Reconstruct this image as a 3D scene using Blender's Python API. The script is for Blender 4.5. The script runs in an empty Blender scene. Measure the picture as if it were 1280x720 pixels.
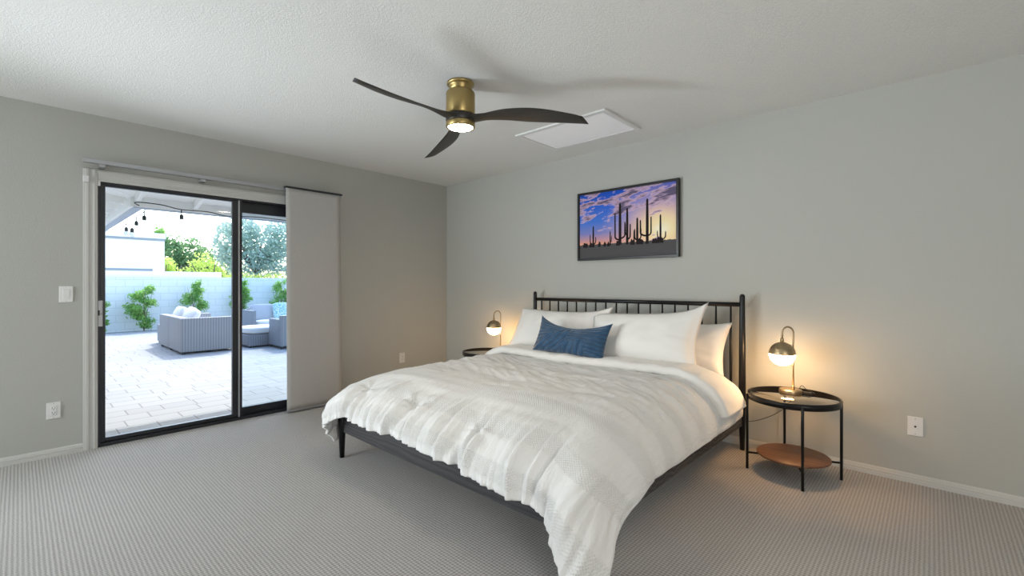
import bpy, bmesh, math, random
from mathutils import Vector, Matrix, noise
import numpy as np
C = bpy.context.scene
COL = C.collection
R = math.radians
PI = math.pi
random.seed(7)
rng = np.random.default_rng(11)

# ------------------------------------------------------------------ camera, sky, sun, lights, exposure
cam_d = bpy.data.cameras.new('camera')
cam_d.sensor_width = 36.0
cam_d.lens = 16.0
cam_d.shift_y = -4.0 / 1280.0
cam_d.clip_end = 300
cam_d.clip_start = 0.02
cam = bpy.data.objects.new('camera', cam_d)
COL.objects.link(cam)
cam.location = (4.707, -3.830, 1.251)
cam.rotation_euler = (R(90), 0, R(42.7))
C.camera = cam

C.view_settings.view_transform = 'Standard'
C.view_settings.look = 'None'
C.view_settings.gamma = 1.0
C.view_settings.use_curve_mapping = False
C.view_settings.exposure = 0.18
C.cycles.use_denoising = True
C.cycles.max_bounces = 8
C.cycles.diffuse_bounces = 5
C.cycles.glossy_bounces = 4
C.cycles.transparent_max_bounces = 16
C.cycles.sample_clamp_indirect = 6.0
C.cycles.caustics_reflective = False
C.cycles.caustics_refractive = False

SKY_STRENGTH = 0.68
SUN_STRENGTH = 3.3
w = bpy.data.worlds.new('sky')
C.world = w
w.use_nodes = True
wn = w.node_tree
for n in list(wn.nodes):
    wn.nodes.remove(n)
sky = wn.nodes.new('ShaderNodeTexSky')
sky.sky_type = 'NISHITA'
sky.sun_disc = False
sky.sun_elevation = R(46)
sky.sun_rotation = R(-60)
sky.air_density = 1.1
sky.dust_density = 1.2
bg = wn.nodes.new('ShaderNodeBackground')
bg.inputs[1].default_value = SKY_STRENGTH
wo = wn.nodes.new('ShaderNodeOutputWorld')
wn.links.new(sky.outputs[0], bg.inputs[0])
wn.links.new(bg.outputs[0], wo.inputs[0])

sun_d = bpy.data.lights.new('sun', 'SUN')
sun_d.energy = SUN_STRENGTH
sun_d.angle = R(0.6)
sun_d.color = (1.0, 0.96, 0.90)
sun = bpy.data.objects.new('sun', sun_d)
COL.objects.link(sun)
_h = Vector((0.84, -0.54, 0)).normalized() * math.cos(R(47))
sun.rotation_euler = Vector((_h.x, _h.y, -math.sin(R(47)))).to_track_quat('-Z', 'Y').to_euler()
sun.location = (-8, 5, 12)


def area(name, loc, target, sx, sy, energy, color, spread=180):
    d = bpy.data.lights.new(name, 'AREA')
    d.shape = 'RECTANGLE'
    d.size = sx
    d.size_y = sy
    d.energy = energy
    d.color = color
    d.spread = R(spread)
    o = bpy.data.objects.new(name, d)
    COL.objects.link(o)
    o.location = loc
    o.rotation_euler = (Vector(target) - Vector(loc)).to_track_quat('-Z', 'Y').to_euler()
    return o


# added area fills on the out-of-view walls, brightening the room; no windows built
area('fill_light_left', (0.06, -4.9, 0.60), (3.2, -1.5, 2.25), 1.0, 0.9, 34, (0.88, 0.95, 1.0), 85)
area('fill_light_rear', (1.3, -6.9, 1.45), (3.2, 0, 1.2), 2.0, 1.5, 112, (0.92, 0.985, 1.0))
area('fill_light_right', (6.55, -3.4, 1.2), (3.2, -1.6, 0.6), 1.8, 1.5, 60, (1.0, 0.97, 0.92))


# ------------------------------------------------------------------ materials
def mat(name, color=(0.8, 0.8, 0.8), rough=0.6, metal=0.0, spec=0.5, sheen=0.0, coat=0.0):
    m = bpy.data.materials.new(name)
    m.use_nodes = True
    b = m.node_tree.nodes['Principled BSDF']
    b.inputs['Base Color'].default_value = (*color, 1)
    b.inputs['Roughness'].default_value = rough
    b.inputs['Metallic'].default_value = metal
    b.inputs['Specular IOR Level'].default_value = spec
    b.inputs['Sheen Weight'].default_value = sheen
    b.inputs['Coat Weight'].default_value = coat
    return m


class NT:
    """small wrapper for building node graphs"""
    def __init__(s, m):
        s.m = m
        s.t = m.node_tree
        s.b = m.node_tree.nodes['Principled BSDF']

    def n(s, typ, **kw):
        nd = s.t.nodes.new(typ)
        for k, v in kw.items():
            if hasattr(nd, k):
                setattr(nd, k, v)
            else:
                nd.inputs[k.replace('_', ' ')].default_value = v
        return nd

    def l(s, a, b):
        s.t.links.new(a, b)

    def math(s, op, a, b=None, c=None):
        nd = s.t.nodes.new('ShaderNodeMath')
        nd.operation = op
        for i, v in enumerate((a, b, c)):
            if v is None:
                continue
            if isinstance(v, (int, float)):
                nd.inputs[i].default_value = v
            else:
                s.l(v, nd.inputs[i])
        return nd.outputs[0]

    def ramp(s, fac, stops, interp='LINEAR'):
        nd = s.t.nodes.new('ShaderNodeValToRGB')
        cr = nd.color_ramp
        cr.interpolation = interp
        while len(cr.elements) > 1:
            cr.elements.remove(cr.elements[-1])
        cr.elements[0].position = stops[0][0]
        cr.elements[0].color = (*stops[0][1], 1)
        for p, c in stops[1:]:
            e = cr.elements.new(p)
            e.color = (*c, 1)
        s.l(fac, nd.inputs[0])
        return nd.outputs[0]

    def mix(s, fac, a, b, blend='MIX'):
        nd = s.t.nodes.new('ShaderNodeMix')
        nd.data_type = 'RGBA'
        nd.blend_type = blend
        for i, v in ((0, fac), (6, a), (7, b)):
            if isinstance(v, tuple):
                nd.inputs[i].default_value = (*v, 1)
            elif isinstance(v, (int, float)):
                nd.inputs[i].default_value = v
            else:
                s.l(v, nd.inputs[i])
        return nd.outputs[2]

    def coord(s, which='Object'):
        return s.n('ShaderNodeTexCoord').outputs[which]

    def noise(s, vec, scale, detail=3.0, rough=0.5, out=0):
        nd = s.n('ShaderNodeTexNoise')
        nd.inputs['Scale'].default_value = scale
        nd.inputs['Detail'].default_value = detail
        nd.inputs['Roughness'].default_value = rough
        if vec is not None:
            s.l(vec, nd.inputs['Vector'])
        return nd.outputs[out]

    def scale(s, vec, v):
        nd = s.n('ShaderNodeMapping')
        nd.inputs['Scale'].default_value = v
        s.l(vec, nd.inputs['Vector'])
        return nd.outputs[0]

    def xyz(s, vec):
        nd = s.n('ShaderNodeSeparateXYZ')
        s.l(vec, nd.inputs[0])
        return nd.outputs

    def comb(s, x, y, z):
        nd = s.n('ShaderNodeCombineXYZ')
        for i, v in enumerate((x, y, z)):
            if isinstance(v, (int, float)):
                nd.inputs[i].default_value = v
            else:
                s.l(v, nd.inputs[i])
        return nd.outputs[0]

    def color(s, c):
        s.l(c, s.b.inputs['Base Color'])

    def bump(s, h, strength=0.3, dist=0.01):
        nd = s.n('ShaderNodeBump')
        nd.inputs['Strength'].default_value = strength
        nd.inputs['Distance'].default_value = dist
        s.l(h, nd.inputs['Height'])
        s.l(nd.outputs[0], s.b.inputs['Normal'])


def plaster(name, col, scale, strength, dist):
    m = mat(name, col, 0.85, spec=0.2)
    t = NT(m)
    co = t.coord()
    h = t.noise(co, scale, 4, 0.55)
    h2 = t.ramp(h, [(0.38, (0, 0, 0)), (0.62, (1, 1, 1))])
    t.bump(h2, strength, dist)
    big = t.noise(co, 1.3, 2)
    t.color(t.mix(big, tuple(c * 0.985 for c in col), tuple(min(1, c * 1.015) for c in col)))
    return m


M = {}
M['wall'] = plaster('wall_paint', (0.455, 0.460, 0.432), 110, 0.10, 0.004)
M['ceiling'] = plaster('ceiling_paint', (0.75, 0.755, 0.74), 130, 0.28, 0.005)
M['trim'] = mat('trim_paint', (0.56, 0.56, 0.54), 0.45)
M['stucco'] = plaster('white_stucco', (0.80, 0.80, 0.78), 60, 0.3, 0.006)

# carpet: loops in a square grid
m = mat('carpet', (0.4, 0.37, 0.35), 0.95, spec=0.1, sheen=0.15)
t = NT(m)
co = t.coord()
jit = t.noise(co, 45, 2, 0.5, 1)
x, y, z = t.xyz(co)
jx, jy, jz = t.xyz(jit)
P = 2 * PI / 0.0165
xx = t.math('ADD', x, t.math('MULTIPLY', t.math('SUBTRACT', jx, 0.5), 0.006))
yy = t.math('ADD', y, t.math('MULTIPLY', t.math('SUBTRACT', jy, 0.5), 0.006))
sx = t.math('SINE', t.math('MULTIPLY', xx, P))
sy = t.math('SINE', t.math('MULTIPLY', yy, P))
sm = t.math('MULTIPLY', t.math('ADD', sx, sy), 0.25)
hh = t.math('ADD', sm, 0.5)
fine = t.noise(co, 230, 3, 0.65)
big = t.noise(co, 2.2, 3, 0.5)
hh2 = t.math('ADD', hh, t.math('MULTIPLY', t.math('SUBTRACT', fine, 0.5), 1.5))
c1 = t.ramp(hh2, [(0.08, (0.27, 0.258, 0.25)), (0.5, (0.455, 0.438, 0.425)), (0.92, (0.59, 0.57, 0.555))])
c2 = t.mix(t.math('MULTIPLY', big, 0.22), c1, (0.455, 0.438, 0.425))
t.color(c2)
t.bump(hh2, 0.6, 0.006)
M['carpet'] = m

def black_metal(name, col=(0.007, 0.007, 0.008), rough=0.30):
    m = mat(name, col, rough, 0.0, 0.3)
    return m

M['black'] = black_metal('black_painted_metal')
M['dark_door'] = mat('dark_bronze_aluminium', (0.030, 0.032, 0.038), 0.35, 0.4)
M['alu'] = mat('brushed_aluminium', (0.40, 0.41, 0.43), 0.40, 0.6)
M['steel'] = mat('satin_steel', (0.42, 0.42, 0.43), 0.3, 0.9)
M['white_plastic'] = mat('white_plastic', (0.74, 0.74, 0.74), 0.35)
M['dark_plastic'] = mat('dark_plastic', (0.02, 0.02, 0.02), 0.4)

# black stained wood with grain
m = mat('black_stained_wood', (0.02, 0.02, 0.022), 0.34, 0, 0.6)
t = NT(m)
co = t.coord()
sc = t.scale(co, (1.2, 14, 9))
wv = t.n('ShaderNodeTexWave')
wv.wave_type = 'BANDS'
wv.bands_direction = 'Z'
wv.inputs['Scale'].default_value = 1.2
wv.inputs['Distortion'].default_value = 9
wv.inputs['Detail'].default_value = 3
wv.inputs['Detail Scale'].default_value = 0.8
t.l(sc, wv.inputs['Vector'])
t.color(t.ramp(wv.outputs['Color'], [(0, (0.022, 0.022, 0.025)), (1, (0.050, 0.050, 0.055))]))
t.bump(wv.outputs['Color'], 0.25, 0.002)
t.l(t.ramp(wv.outputs['Color'], [(0, (0.42, 0.42, 0.42)), (1, (0.28, 0.28, 0.28))]), t.b.inputs['Roughness'])
M['black_wood'] = m

m = mat('walnut', (0.17, 0.075, 0.04), 0.42)
t = NT(m)
co = t.coord()
nz = t.noise(t.scale(co, (1.5, 16, 16)), 3.0, 4, 0.6)
t.color(t.ramp(nz, [(0.3, (0.105, 0.045, 0.026)), (0.7, (0.23, 0.108, 0.062))]))
M['walnut'] = m

m = mat('fan_blade_wood', (0.02, 0.018, 0.016), 0.38)
t = NT(m)
nz = t.noise(t.scale(t.coord(), (2, 30, 10)), 3.0, 3, 0.6)
t.color(t.ramp(nz, [(0.3, (0.013, 0.012, 0.011)), (0.7, (0.034, 0.030, 0.027))]))
M['blade'] = m

def brushed(name, col, rough):
    m = mat(name, col, rough, 1.0)
    t = NT(m)
    nz = t.noise(t.scale(t.coord(), (3, 3, 160)), 3.0, 2, 0.5)
    t.l(t.ramp(nz, [(0.3, (rough * .8,) * 3), (0.7, (rough * 1.3,) * 3)]), t.b.inputs['Roughness'])
    return m

M['brass'] = brushed('aged_brass', (0.42, 0.315, 0.135), 0.36)
M['lamp_brass'] = brushed('antique_brass', (0.46, 0.35, 0.21), 0.33)

def emit(name, col, strength):
    m = mat(name, (0.9, 0.88, 0.82), 0.4)
    b = m.node_tree.nodes['Principled BSDF']
    b.inputs['Emission Color'].default_value = (*col, 1)
    b.inputs['Emission Strength'].default_value = strength
    return m

M['globe'] = emit('opal_glass_lit', (1.0, 0.59, 0.26), 58.0)
M['fan_light'] = emit('fan_light_lit', (1.0, 0.84, 0.64), 90.0)

# textiles
def fabric(name, col, scale=900, strength=0.15, sheen=0.2, rough=0.9):
    m = mat(name, col, rough, spec=0.15, sheen=sheen)
    t = NT(m)
    co = t.coord()
    nz = t.noise(co, scale, 2, 0.6)
    t.bump(nz, strength, 0.002)
    return m

M['white_cotton'] = fabric('white_cotton', (0.83, 0.82, 0.80))
M['sheet'] = fabric('fitted_sheet_cotton', (0.80, 0.78, 0.76))
M['outdoor_cushion'] = fabric('outdoor_cushion_cloth', (0.78, 0.76, 0.74))
M['grey_cushion'] = fabric('grey_cushion_cloth', (0.50, 0.49, 0.52))

# comforter: bands of woven waffle dots, from the sheet's own coordinates in metres
m = mat('seersucker_cotton', (0.83, 0.82, 0.805), 0.9, spec=0.15, sheen=0.2)
t = NT(m)
u, v, _ = t.xyz(t.coord('UV'))
K = 2 * PI / 0.0135
dots = t.math('MULTIPLY', t.math('SINE', t.math('MULTIPLY', u, K)), t.math('SINE', t.math('MULTIPLY', v, K)))
dots = t.math('MAXIMUM', dots, -0.05)
band = t.math('SINE', t.math('MULTIPLY', v, 2 * PI / 0.24))
mask = t.math('MULTIPLY', t.math('ADD', band, -0.15), 6.0)
mask = t.math('MINIMUM', t.math('MAXIMUM', mask, 0.0), 1.0)
dd = t.math('MULTIPLY', dots, mask)
fine = t.noise(t.comb(t.math('MULTIPLY', u, 1.0), t.math('MULTIPLY', v, 0.25), 0.0), 120, 3, 0.6)
h = t.math('ADD', t.math('MULTIPLY', dd, -1.0), t.math('MULTIPLY', fine, 0.9))
cr_ = t.noise(t.comb(t.math('MULTIPLY', u, 34.0), t.math('MULTIPLY', v, 9.0), 3.0), 1.0, 4, 0.6)
h = t.math('ADD', h, t.math('MULTIPLY', cr_, 3.2))
t.bump(h, 0.6, 0.006)
t.color(t.mix(t.math('MINIMUM', t.math('MAXIMUM', t.math('MULTIPLY', dd, 0.55), 0.0), 1.0), (0.80, 0.795, 0.785), (0.755, 0.755, 0.755)))
M['comforter'] = m

m = mat('sham_cotton', (0.84, 0.825, 0.80), 0.9, spec=0.15, sheen=0.2)
t = NT(m)
u, v, _ = t.xyz(t.coord('UV'))
K = 2 * PI / 0.012
dots = t.math('MULTIPLY', t.math('SINE', t.math('MULTIPLY', u, K)), t.math('SINE', t.math('MULTIPLY', v, K)))
t.bump(dots, 0.14, 0.003)
M['sham'] = m

m = mat('linen_blind', (0.42, 0.415, 0.405), 0.9, spec=0.1)
t = NT(m)
co = t.coord()
n1 = t.noise(t.scale(co, (1, 12, 160)), 6, 2, 0.6)
n2 = t.noise(t.scale(co, (1, 160, 12)), 6, 2, 0.6)
ns = t.math('ADD', n1, n2)
t.color(t.ramp(ns, [(0.7, (0.36, 0.355, 0.345)), (1.3, (0.48, 0.475, 0.465))]))
M['linen'] = m

# blue pleated velvet: the UV carries the pleat phase
m = mat('blue_velvet', (0.03, 0.12, 0.27), 0.5, spec=0.3, sheen=0.35)
t = NT(m)
u, v, _ = t.xyz(t.coord('UV'))
pl = t.math('ABSOLUTE', t.math('SINE', t.math('MULTIPLY', u, 15.0)))
co = t.coord()
nz = t.noise(t.scale(co, (6, 6, 20)), 4, 3, 0.6)
cb_ = t.ramp(nz, [(0.3, (0.011, 0.050, 0.115)), (0.7, (0.024, 0.095, 0.195))])
t.color(t.mix(t.ramp(pl, [(0.04, (0, 0, 0)), (0.30, (1, 1, 1))]), (0.008, 0.025, 0.065), cb_))  # crease shade between the pleats put into the colour as dark lines
t.bump(pl, 0.5, 0.012)
M['velvet'] = m

# architectural glass: clear with a Fresnel mirror
def glass(name, tint, refl=0.5):
    m = bpy.data.materials.new(name)
    m.use_nodes = True
    t = m.node_tree
    for n in list(t.nodes):
        t.nodes.remove(n)
    tr = t.nodes.new('ShaderNodeBsdfTransparent')
    tr.inputs[0].default_value = (*tint, 1)
    gl = t.nodes.new('ShaderNodeBsdfGlossy')
    gl.inputs['Roughness'].default_value = 0.0
    fr = t.nodes.new('ShaderNodeFresnel')
    fr.inputs[0].default_value = 1.45
    mu = t.nodes.new('ShaderNodeMath')
    mu.operation = 'MULTIPLY'
    mu.inputs[1].default_value = refl
    mx = t.nodes.new('ShaderNodeMixShader')
    ou = t.nodes.new('ShaderNodeOutputMaterial')
    ge = t.nodes.new('ShaderNodeNewGeometry')
    inv = t.nodes.new('ShaderNodeMath')
    inv.operation = 'SUBTRACT'
    inv.inputs[0].default_value = 1.0
    inv.use_clamp = True
    m2 = t.nodes.new('ShaderNodeMath')
    m2.operation = 'MULTIPLY'
    t.links.new(ge.outputs['Backfacing'], inv.inputs[1])
    t.links.new(inv.outputs[0], m2.inputs[0])
    t.links.new(fr.outputs[0], m2.inputs[1])
    mu.use_clamp = True
    t.links.new(m2.outputs[0], mu.inputs[0])
    t.links.new(mu.outputs[0], mx.inputs[0])
    t.links.new(tr.outputs[0], mx.inputs[1])
    t.links.new(gl.outputs[0], mx.inputs[2])
    t.links.new(mx.outputs[0], ou.inputs[0])
    return m

M['glass'] = glass('door_glass', (0.97, 0.985, 0.98), 0.5)
M['glass_fixed'] = glass('fixed_door_glass', (0.84, 0.90, 0.93), 0.6)
M['table_glass'] = glass('smoked_table_glass', (0.94, 0.90, 0.84), 3.0)
M['bulb_glass'] = mat('bulb_glass', (0.92, 0.93, 0.95), 0.1)
M['bulb_glass'].node_tree.nodes['Principled BSDF'].inputs['Alpha'].default_value = 0.55
M['teal_glass'] = mat('teal_pillow_print', (0.05, 0.40, 0.40), 0.8)
t = NT(M['teal_glass'])
vo = t.n('ShaderNodeTexVoronoi')
vo.inputs['Scale'].default_value = 16
t.color(t.ramp(vo.outputs['Distance'], [(0.2, (0.03, 0.30, 0.32)), (0.45, (0.30, 0.62, 0.60)), (0.6, (0.75, 0.80, 0.78))]))

# outdoors
m = mat('concrete_pavers', (0.5, 0.47, 0.44), 0.85)
t = NT(m)
co = t.coord()
br = t.n('ShaderNodeTexBrick')
br.offset = 0.5
br.offset_frequency = 2
br.squash = 0.7
br.squash_frequency = 3
br.inputs['Color1'].default_value = (0.325, 0.325, 0.33, 1)
br.inputs['Color2'].default_value = (0.37, 0.37, 0.375, 1)
br.inputs['Mortar'].default_value = (0.17, 0.165, 0.16, 1)
br.inputs['Scale'].default_value = 1.0
br.inputs['Mortar Size'].default_value = 0.006
br.inputs['Brick Width'].default_value = 0.42
br.inputs['Row Height'].default_value = 0.24
mp = t.n('ShaderNodeMapping')
mp.inputs['Rotation'].default_value = (0, 0, R(90))
t.l(co, mp.inputs['Vector'])
t.l(mp.outputs[0], br.inputs['Vector'])
nz = t.noise(co, 3.0, 4, 0.6)
t.color(t.mix(t.math('MULTIPLY', nz, 0.35), br.outputs['Color'], (0.39, 0.39, 0.395)))
M['pavers'] = m

m = mat('painted_block', (0.62, 0.66, 0.72), 0.85)
t = NT(m)
x, y, z = t.xyz(t.coord())
br = t.n('ShaderNodeTexBrick')
br.offset = 0.5
br.inputs['Color1'].default_value = (0.78, 0.80, 0.82, 1)
br.inputs['Color2'].default_value = (0.81, 0.825, 0.845, 1)
br.inputs['Mortar'].default_value = (0.68, 0.71, 0.74, 1)
br.inputs['Scale'].default_value = 1.0
br.inputs['Mortar Size'].default_value = 0.010
br.inputs['Brick Width'].default_value = 0.40
br.inputs['Row Height'].default_value = 0.20
t.l(t.comb(y, z, 0.0), br.inputs['Vector'])
t.color(br.outputs['Color'])
M['block'] = m
M['white_paint'] = mat('white_exterior_paint', (0.88, 0.88, 0.88), 0.7)
M['grey_band'] = mat('grey_fascia_paint', (0.26, 0.29, 0.32), 0.6)
M['eave_white'] = mat('eave_paint', (0.95, 0.95, 0.945), 0.7)
M['gutter'] = mat('gutter_paint', (0.46, 0.52, 0.62), 0.5)
M['gravel'] = mat('gravel', (0.22, 0.22, 0.23), 0.95)
t = NT(M['gravel'])
vo = t.n('ShaderNodeTexVoronoi')
vo.inputs['Scale'].default_value = 30
t.l(t.coord(), vo.inputs['Vector'])
t.color(t.ramp(vo.outputs['Color'], [(0.1, (0.12, 0.12, 0.13)), (0.9, (0.32, 0.31, 0.31))]))

def wicker(name, a, b):
    m = mat(name, a, 0.6)
    t = NT(m)
    x, y, z = t.xyz(t.coord())
    s = t.math('ADD', x, y)
    K = 2 * PI / 0.045
    wv = t.math('MULTIPLY', t.math('SINE', t.math('MULTIPLY', s, K)), t.math('SINE', t.math('MULTIPLY', z, 2 * PI / 0.03)))
    f = t.math('ADD', t.math('MULTIPLY', wv, 0.22), t.math('ADD', t.math('MULTIPLY', t.math('SINE', t.math('MULTIPLY', s, K)), 0.20), 0.5))
    t.color(t.mix(f, a, b))
    t.bump(f, 0.6, 0.01)
    return m

M['wicker'] = wicker('grey_wicker', (0.13, 0.13, 0.145), (0.40, 0.40, 0.42))

def leafm(name, a, b):
    m = mat(name, a, 0.6, spec=0.3)
    t = NT(m)
    nz = t.noise(t.coord(), 5.0, 3, 0.7)
    t.color(t.ramp(nz, [(0.35, a), (0.65, b)]))
    b_ = t.b
    tr = t.n('ShaderNodeBsdfTranslucent')
    tr.inputs[0].default_value = (*[min(1, c * 1.3) for c in b], 1)
    mx = t.n('ShaderNodeMixShader')
    mx.inputs[0].default_value = 0.4
    ou = [n for n in t.t.nodes if n.type == 'OUTPUT_MATERIAL'][0]
    t.l(b_.outputs[0], mx.inputs[1])
    t.l(tr.outputs[0], mx.inputs[2])
    t.l(mx.outputs[0], ou.inputs[0])
    return m

M['leaf_shrub'] = leafm('shrub_leaves', (0.10, 0.26, 0.07), (0.34, 0.55, 0.16))
M['leaf_dark'] = leafm('dark_tree_leaves', (0.06, 0.15, 0.08), (0.22, 0.36, 0.16))
M['leaf_bright'] = leafm('bright_bush_leaves', (0.28, 0.46, 0.08), (0.62, 0.72, 0.20))
M['leaf_olive'] = leafm('olive_leaves', (0.20, 0.30, 0.26), (0.50, 0.60, 0.52))
M['leaf_hedge'] = leafm('hedge_leaves', (0.30, 0.42, 0.07), (0.60, 0.66, 0.18))
M['bark'] = mat('bark', (0.16, 0.12, 0.09), 0.9)


# ------------------------------------------------------------------ mesh helpers
class MB:
    def __init__(s):
        s.bm = bmesh.new()
        s.uv = None

    def box(s, lo, hi, bevel=0.0, seg=2, rot=None, mi=0):
        c = [(a + b) / 2 for a, b in zip(lo, hi)]
        d = [abs(b - a) for a, b in zip(lo, hi)]
        mt = Matrix.Translation(c)
        if rot is not None:
            mt = mt @ rot
        r = bmesh.ops.create_cube(s.bm, size=1.0, matrix=mt @ Matrix.Diagonal((*d, 1)))
        vs = r['verts']
        fs = set(f for v in vs for f in v.link_faces)
        for f in fs:
            f.material_index = mi
        if bevel > 0:
            es = list(set(e for v in vs for e in v.link_edges))
            bmesh.ops.bevel(s.bm, geom=es, offset=bevel, segments=seg, affect='EDGES', profile=0.5)
        return s

    def rings(s, rings, closed=True, cap0=True, cap1=True, mi=0):
        """rings: list of lists of points; skins consecutive rings"""
        rows = [[s.bm.verts.new(p) for p in ring] for ring in rings]
        n = len(rows[0])
        for a, b in zip(rows[:-1], rows[1:]):
            for i in range(n if closed else n - 1):
                j = (i + 1) % n
                f = s.bm.faces.new((a[i], a[j], b[j], b[i]))
                f.smooth = True
                f.material_index = mi
        if cap0 and closed:
            s.bm.faces.new(list(reversed(rows[0]))).material_index = mi
        if cap1 and closed:
            s.bm.faces.new(rows[-1]).material_index = mi
        return rows

    def tube(s, pts, r, n=10, mi=0, cap=True):
        pts = [Vector(p) for p in pts]
        rr = r if isinstance(r, (list, tuple)) else [r] * len(pts)
        up = None
        rings = []
        for i, p in enumerate(pts):
            if i == 0:
                d = pts[1] - p
            elif i == len(pts) - 1:
                d = p - pts[-2]
            else:
                d = (pts[i + 1] - pts[i - 1])
            d.normalize()
            if up is None:
                up = Vector((0, 0, 1)) if abs(d.z) < 0.9 else Vector((0, 1, 0))
            a = d.cross(up).normalized()
            up = a.cross(d).normalized()
            rings.append([p + (a * math.cos(2 * PI * k / n) + up * math.sin(2 * PI * k / n)) * rr[i] for k in range(n)])
        s.rings(rings, True, cap, cap, mi)
        return s

    def lathe(s, prof, c=(0, 0, 0), n=32, mi=0, cap0=True, cap1=True):
        c = Vector(c)
        rings = [[c + Vector((r * math.cos(2 * PI * k / n), r * math.sin(2 * PI * k / n), z)) for k in range(n)] for r, z in prof]
        s.rings(rings, True, cap0, cap1, mi)
        return s

    def build(s, name, material=None, parent=None, smooth=None, mats=None, loc=None):
        bmesh.ops.recalc_face_normals(s.bm, faces=s.bm.faces[:])
        me = bpy.data.meshes.new(name)
        s.bm.to_mesh(me)
        s.bm.free()
        if smooth is not None:
            for p in me.polygons:
                p.use_smooth = smooth
        o = bpy.data.objects.new(name, me)
        COL.objects.link(o)
        for mm in (mats or [material]):
            me.materials.append(mm)
        if parent:
            o.parent = parent
        if loc:
            o.location = loc
        return o


def thing(name, label, cat, loc=(0, 0, 0), rz=0.0, group=None):
    o = bpy.data.objects.new(name, None)
    o.empty_display_size = 0.1
    COL.objects.link(o)
    o.location = loc
    o.rotation_euler = (0, 0, rz)
    return tag(o, label, cat, group)


def tag(o, label, cat, group=None):
    o['label'] = label
    o['category'] = cat
    if group:
        o['group'] = group
    return o


def struct(o, label=None):
    o['kind'] = 'structure'
    if label:
        o['label'] = label
    return o


def children(o):
    return [c for c in bpy.data.objects if c.parent == o]


def copy_tree(o, parent=None):
    c = o.copy()
    COL.objects.link(c)
    if parent:
        c.parent = parent
    for ch in children(o):
        copy_tree(ch, c)
    return c


def smooth_by_angle(o, deg=35):
    me = o.data
    for p in me.polygons:
        p.use_smooth = True
    md = o.modifiers.new('edge', 'EDGE_SPLIT')
    md.split_angle = R(deg)
    return o


def grid_obj(name, P, UV=None, material=None, parent=None, closed_u=False):
    """P: array [nv][nu] of points"""
    nv, nu = len(P), len(P[0])
    verts = [tuple(P[j][i]) for j in range(nv) for i in range(nu)]
    faces = []
    for j in range(nv - 1):
        for i in range(nu - 1):
            faces.append((j * nu + i, j * nu + i + 1, (j + 1) * nu + i + 1, (j + 1) * nu + i))
    me = bpy.data.meshes.new(name)
    me.from_pydata(verts, [], faces)
    if UV is not None:
        ul = me.uv_layers.new(name='UVMap')
        for p in me.polygons:
            for li in p.loop_indices:
                vi = me.loops[li].vertex_index
                ul.data[li].uv = UV[vi // nu][vi % nu]
    for p in me.polygons:
        p.use_smooth = True
    me.materials.append(material)
    o = bpy.data.objects.new(name, me)
    COL.objects.link(o)
    if parent:
        o.parent = parent
    return o


def sstep(a, b, x):
    t_ = min(1.0, max(0.0, (x - a) / (b - a)))
    return t_ * t_ * (3 - 2 * t_)


# ------------------------------------------------------------------ room shell
H = 2.55
XR, YF = 6.6, -7.0            # hidden far ends of the room
DY0, DY1, DZ = -3.42, -1.59, 2.045   # door opening
WT = 0.16

b = MB().box((-0.0, YF, -0.08), (XR, 0.0, 0.0))
struct(b.build('floor', M['carpet']), 'grey loop pile carpet covering the whole room')
b = MB().box((-WT, YF - 0.1, H), (XR + 0.1, 0.1, H + 0.12))
struct(b.build('ceiling', M['ceiling']), 'textured off white ceiling')
b = MB()
b.box((-WT, YF, -0.08), (0, DY0, H)).box((-WT, DY0, DZ), (0, DY1, H)).box((-WT, DY1, -0.08), (0, 0.1, H))
struct(b.build('wall_left', M['wall']), 'grey wall with the sliding glass door')
b = MB().box((0, 0, -0.08), (XR, 0.1, H))
struct(b.build('wall_back', M['wall']), 'grey wall behind the headboard')
b = MB().box((XR, YF, -0.08), (XR + 0.1, 0.1, H))
struct(b.build('wall_right', M['wall']))
b = MB().box((-WT, YF - 0.1, -0.08), (XR + 0.1, YF, H))
struct(b.build('wall_front', M['wall']))


def baseboard(name, p0, p1, nrm, label):
    """profiled skirting from p0 to p1, standing out along nrm"""
    prof = [(0.0, 0.0), (0.014, 0.0), (0.014, 0.020), (0.0115, 0.023), (0.0115, 0.026), (0.014, 0.028),
            (0.0135, 0.038), (0.010, 0.042), (0.010, 0.044), (0.0105, 0.047), (0.006, 0.057), (0.0, 0.058)]
    p0, p1, nrm = Vector(p0), Vector(p1), Vector(nrm)
    bb = MB()
    bb.rings([[p + nrm * a + Vector((0, 0, z_)) for a, z_ in prof] for p in (p0, p1)], True, True, True)
    o = bb.build(name, M['trim'], smooth=False)
    struct(o, label)


baseboard('baseboard_left', (0, YF, 0), (0, DY0 - 0.082, 0), (1, 0, 0), 'off white baseboard left of the sliding door')
baseboard('baseboard_corner', (0, DY1 + 0.082, 0), (0, -0.014, 0), (1, 0, 0), 'off white baseboard between door and corner')
baseboard('baseboard_back', (0, 0, 0), (XR, 0, 0), (0, -1, 0), 'off white baseboard below the bed wall')

# door casing: moulded boards
def casing(name, lo, hi, axis, label):
    bb = MB()
    bb.box(lo, hi, 0.003)
    w_ = 0.008
    if axis == 'z':
        y0, y1 = lo[1], hi[1]
        bb.box((lo[0], y0 + 0.012, lo[2]), (hi[0] + 0.006, y0 + 0.032, hi[2]), 0.003)
        bb.box((lo[0], y1 - 0.026, lo[2]), (hi[0] + 0.004, y1 - 0.012, hi[2]), 0.003)
    else:
        z0, z1 = lo[2], hi[2]
        bb.box((lo[0], lo[1], z1 - 0.032), (hi[0] + 0.006, hi[1], z1 - 0.012), 0.003)
        bb.box((lo[0], lo[1], z0 + 0.012), (hi[0] + 0.004, hi[1], z0 + 0.026), 0.003)
    struct(bb.build(name, M['trim'], smooth=False), label)


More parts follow.
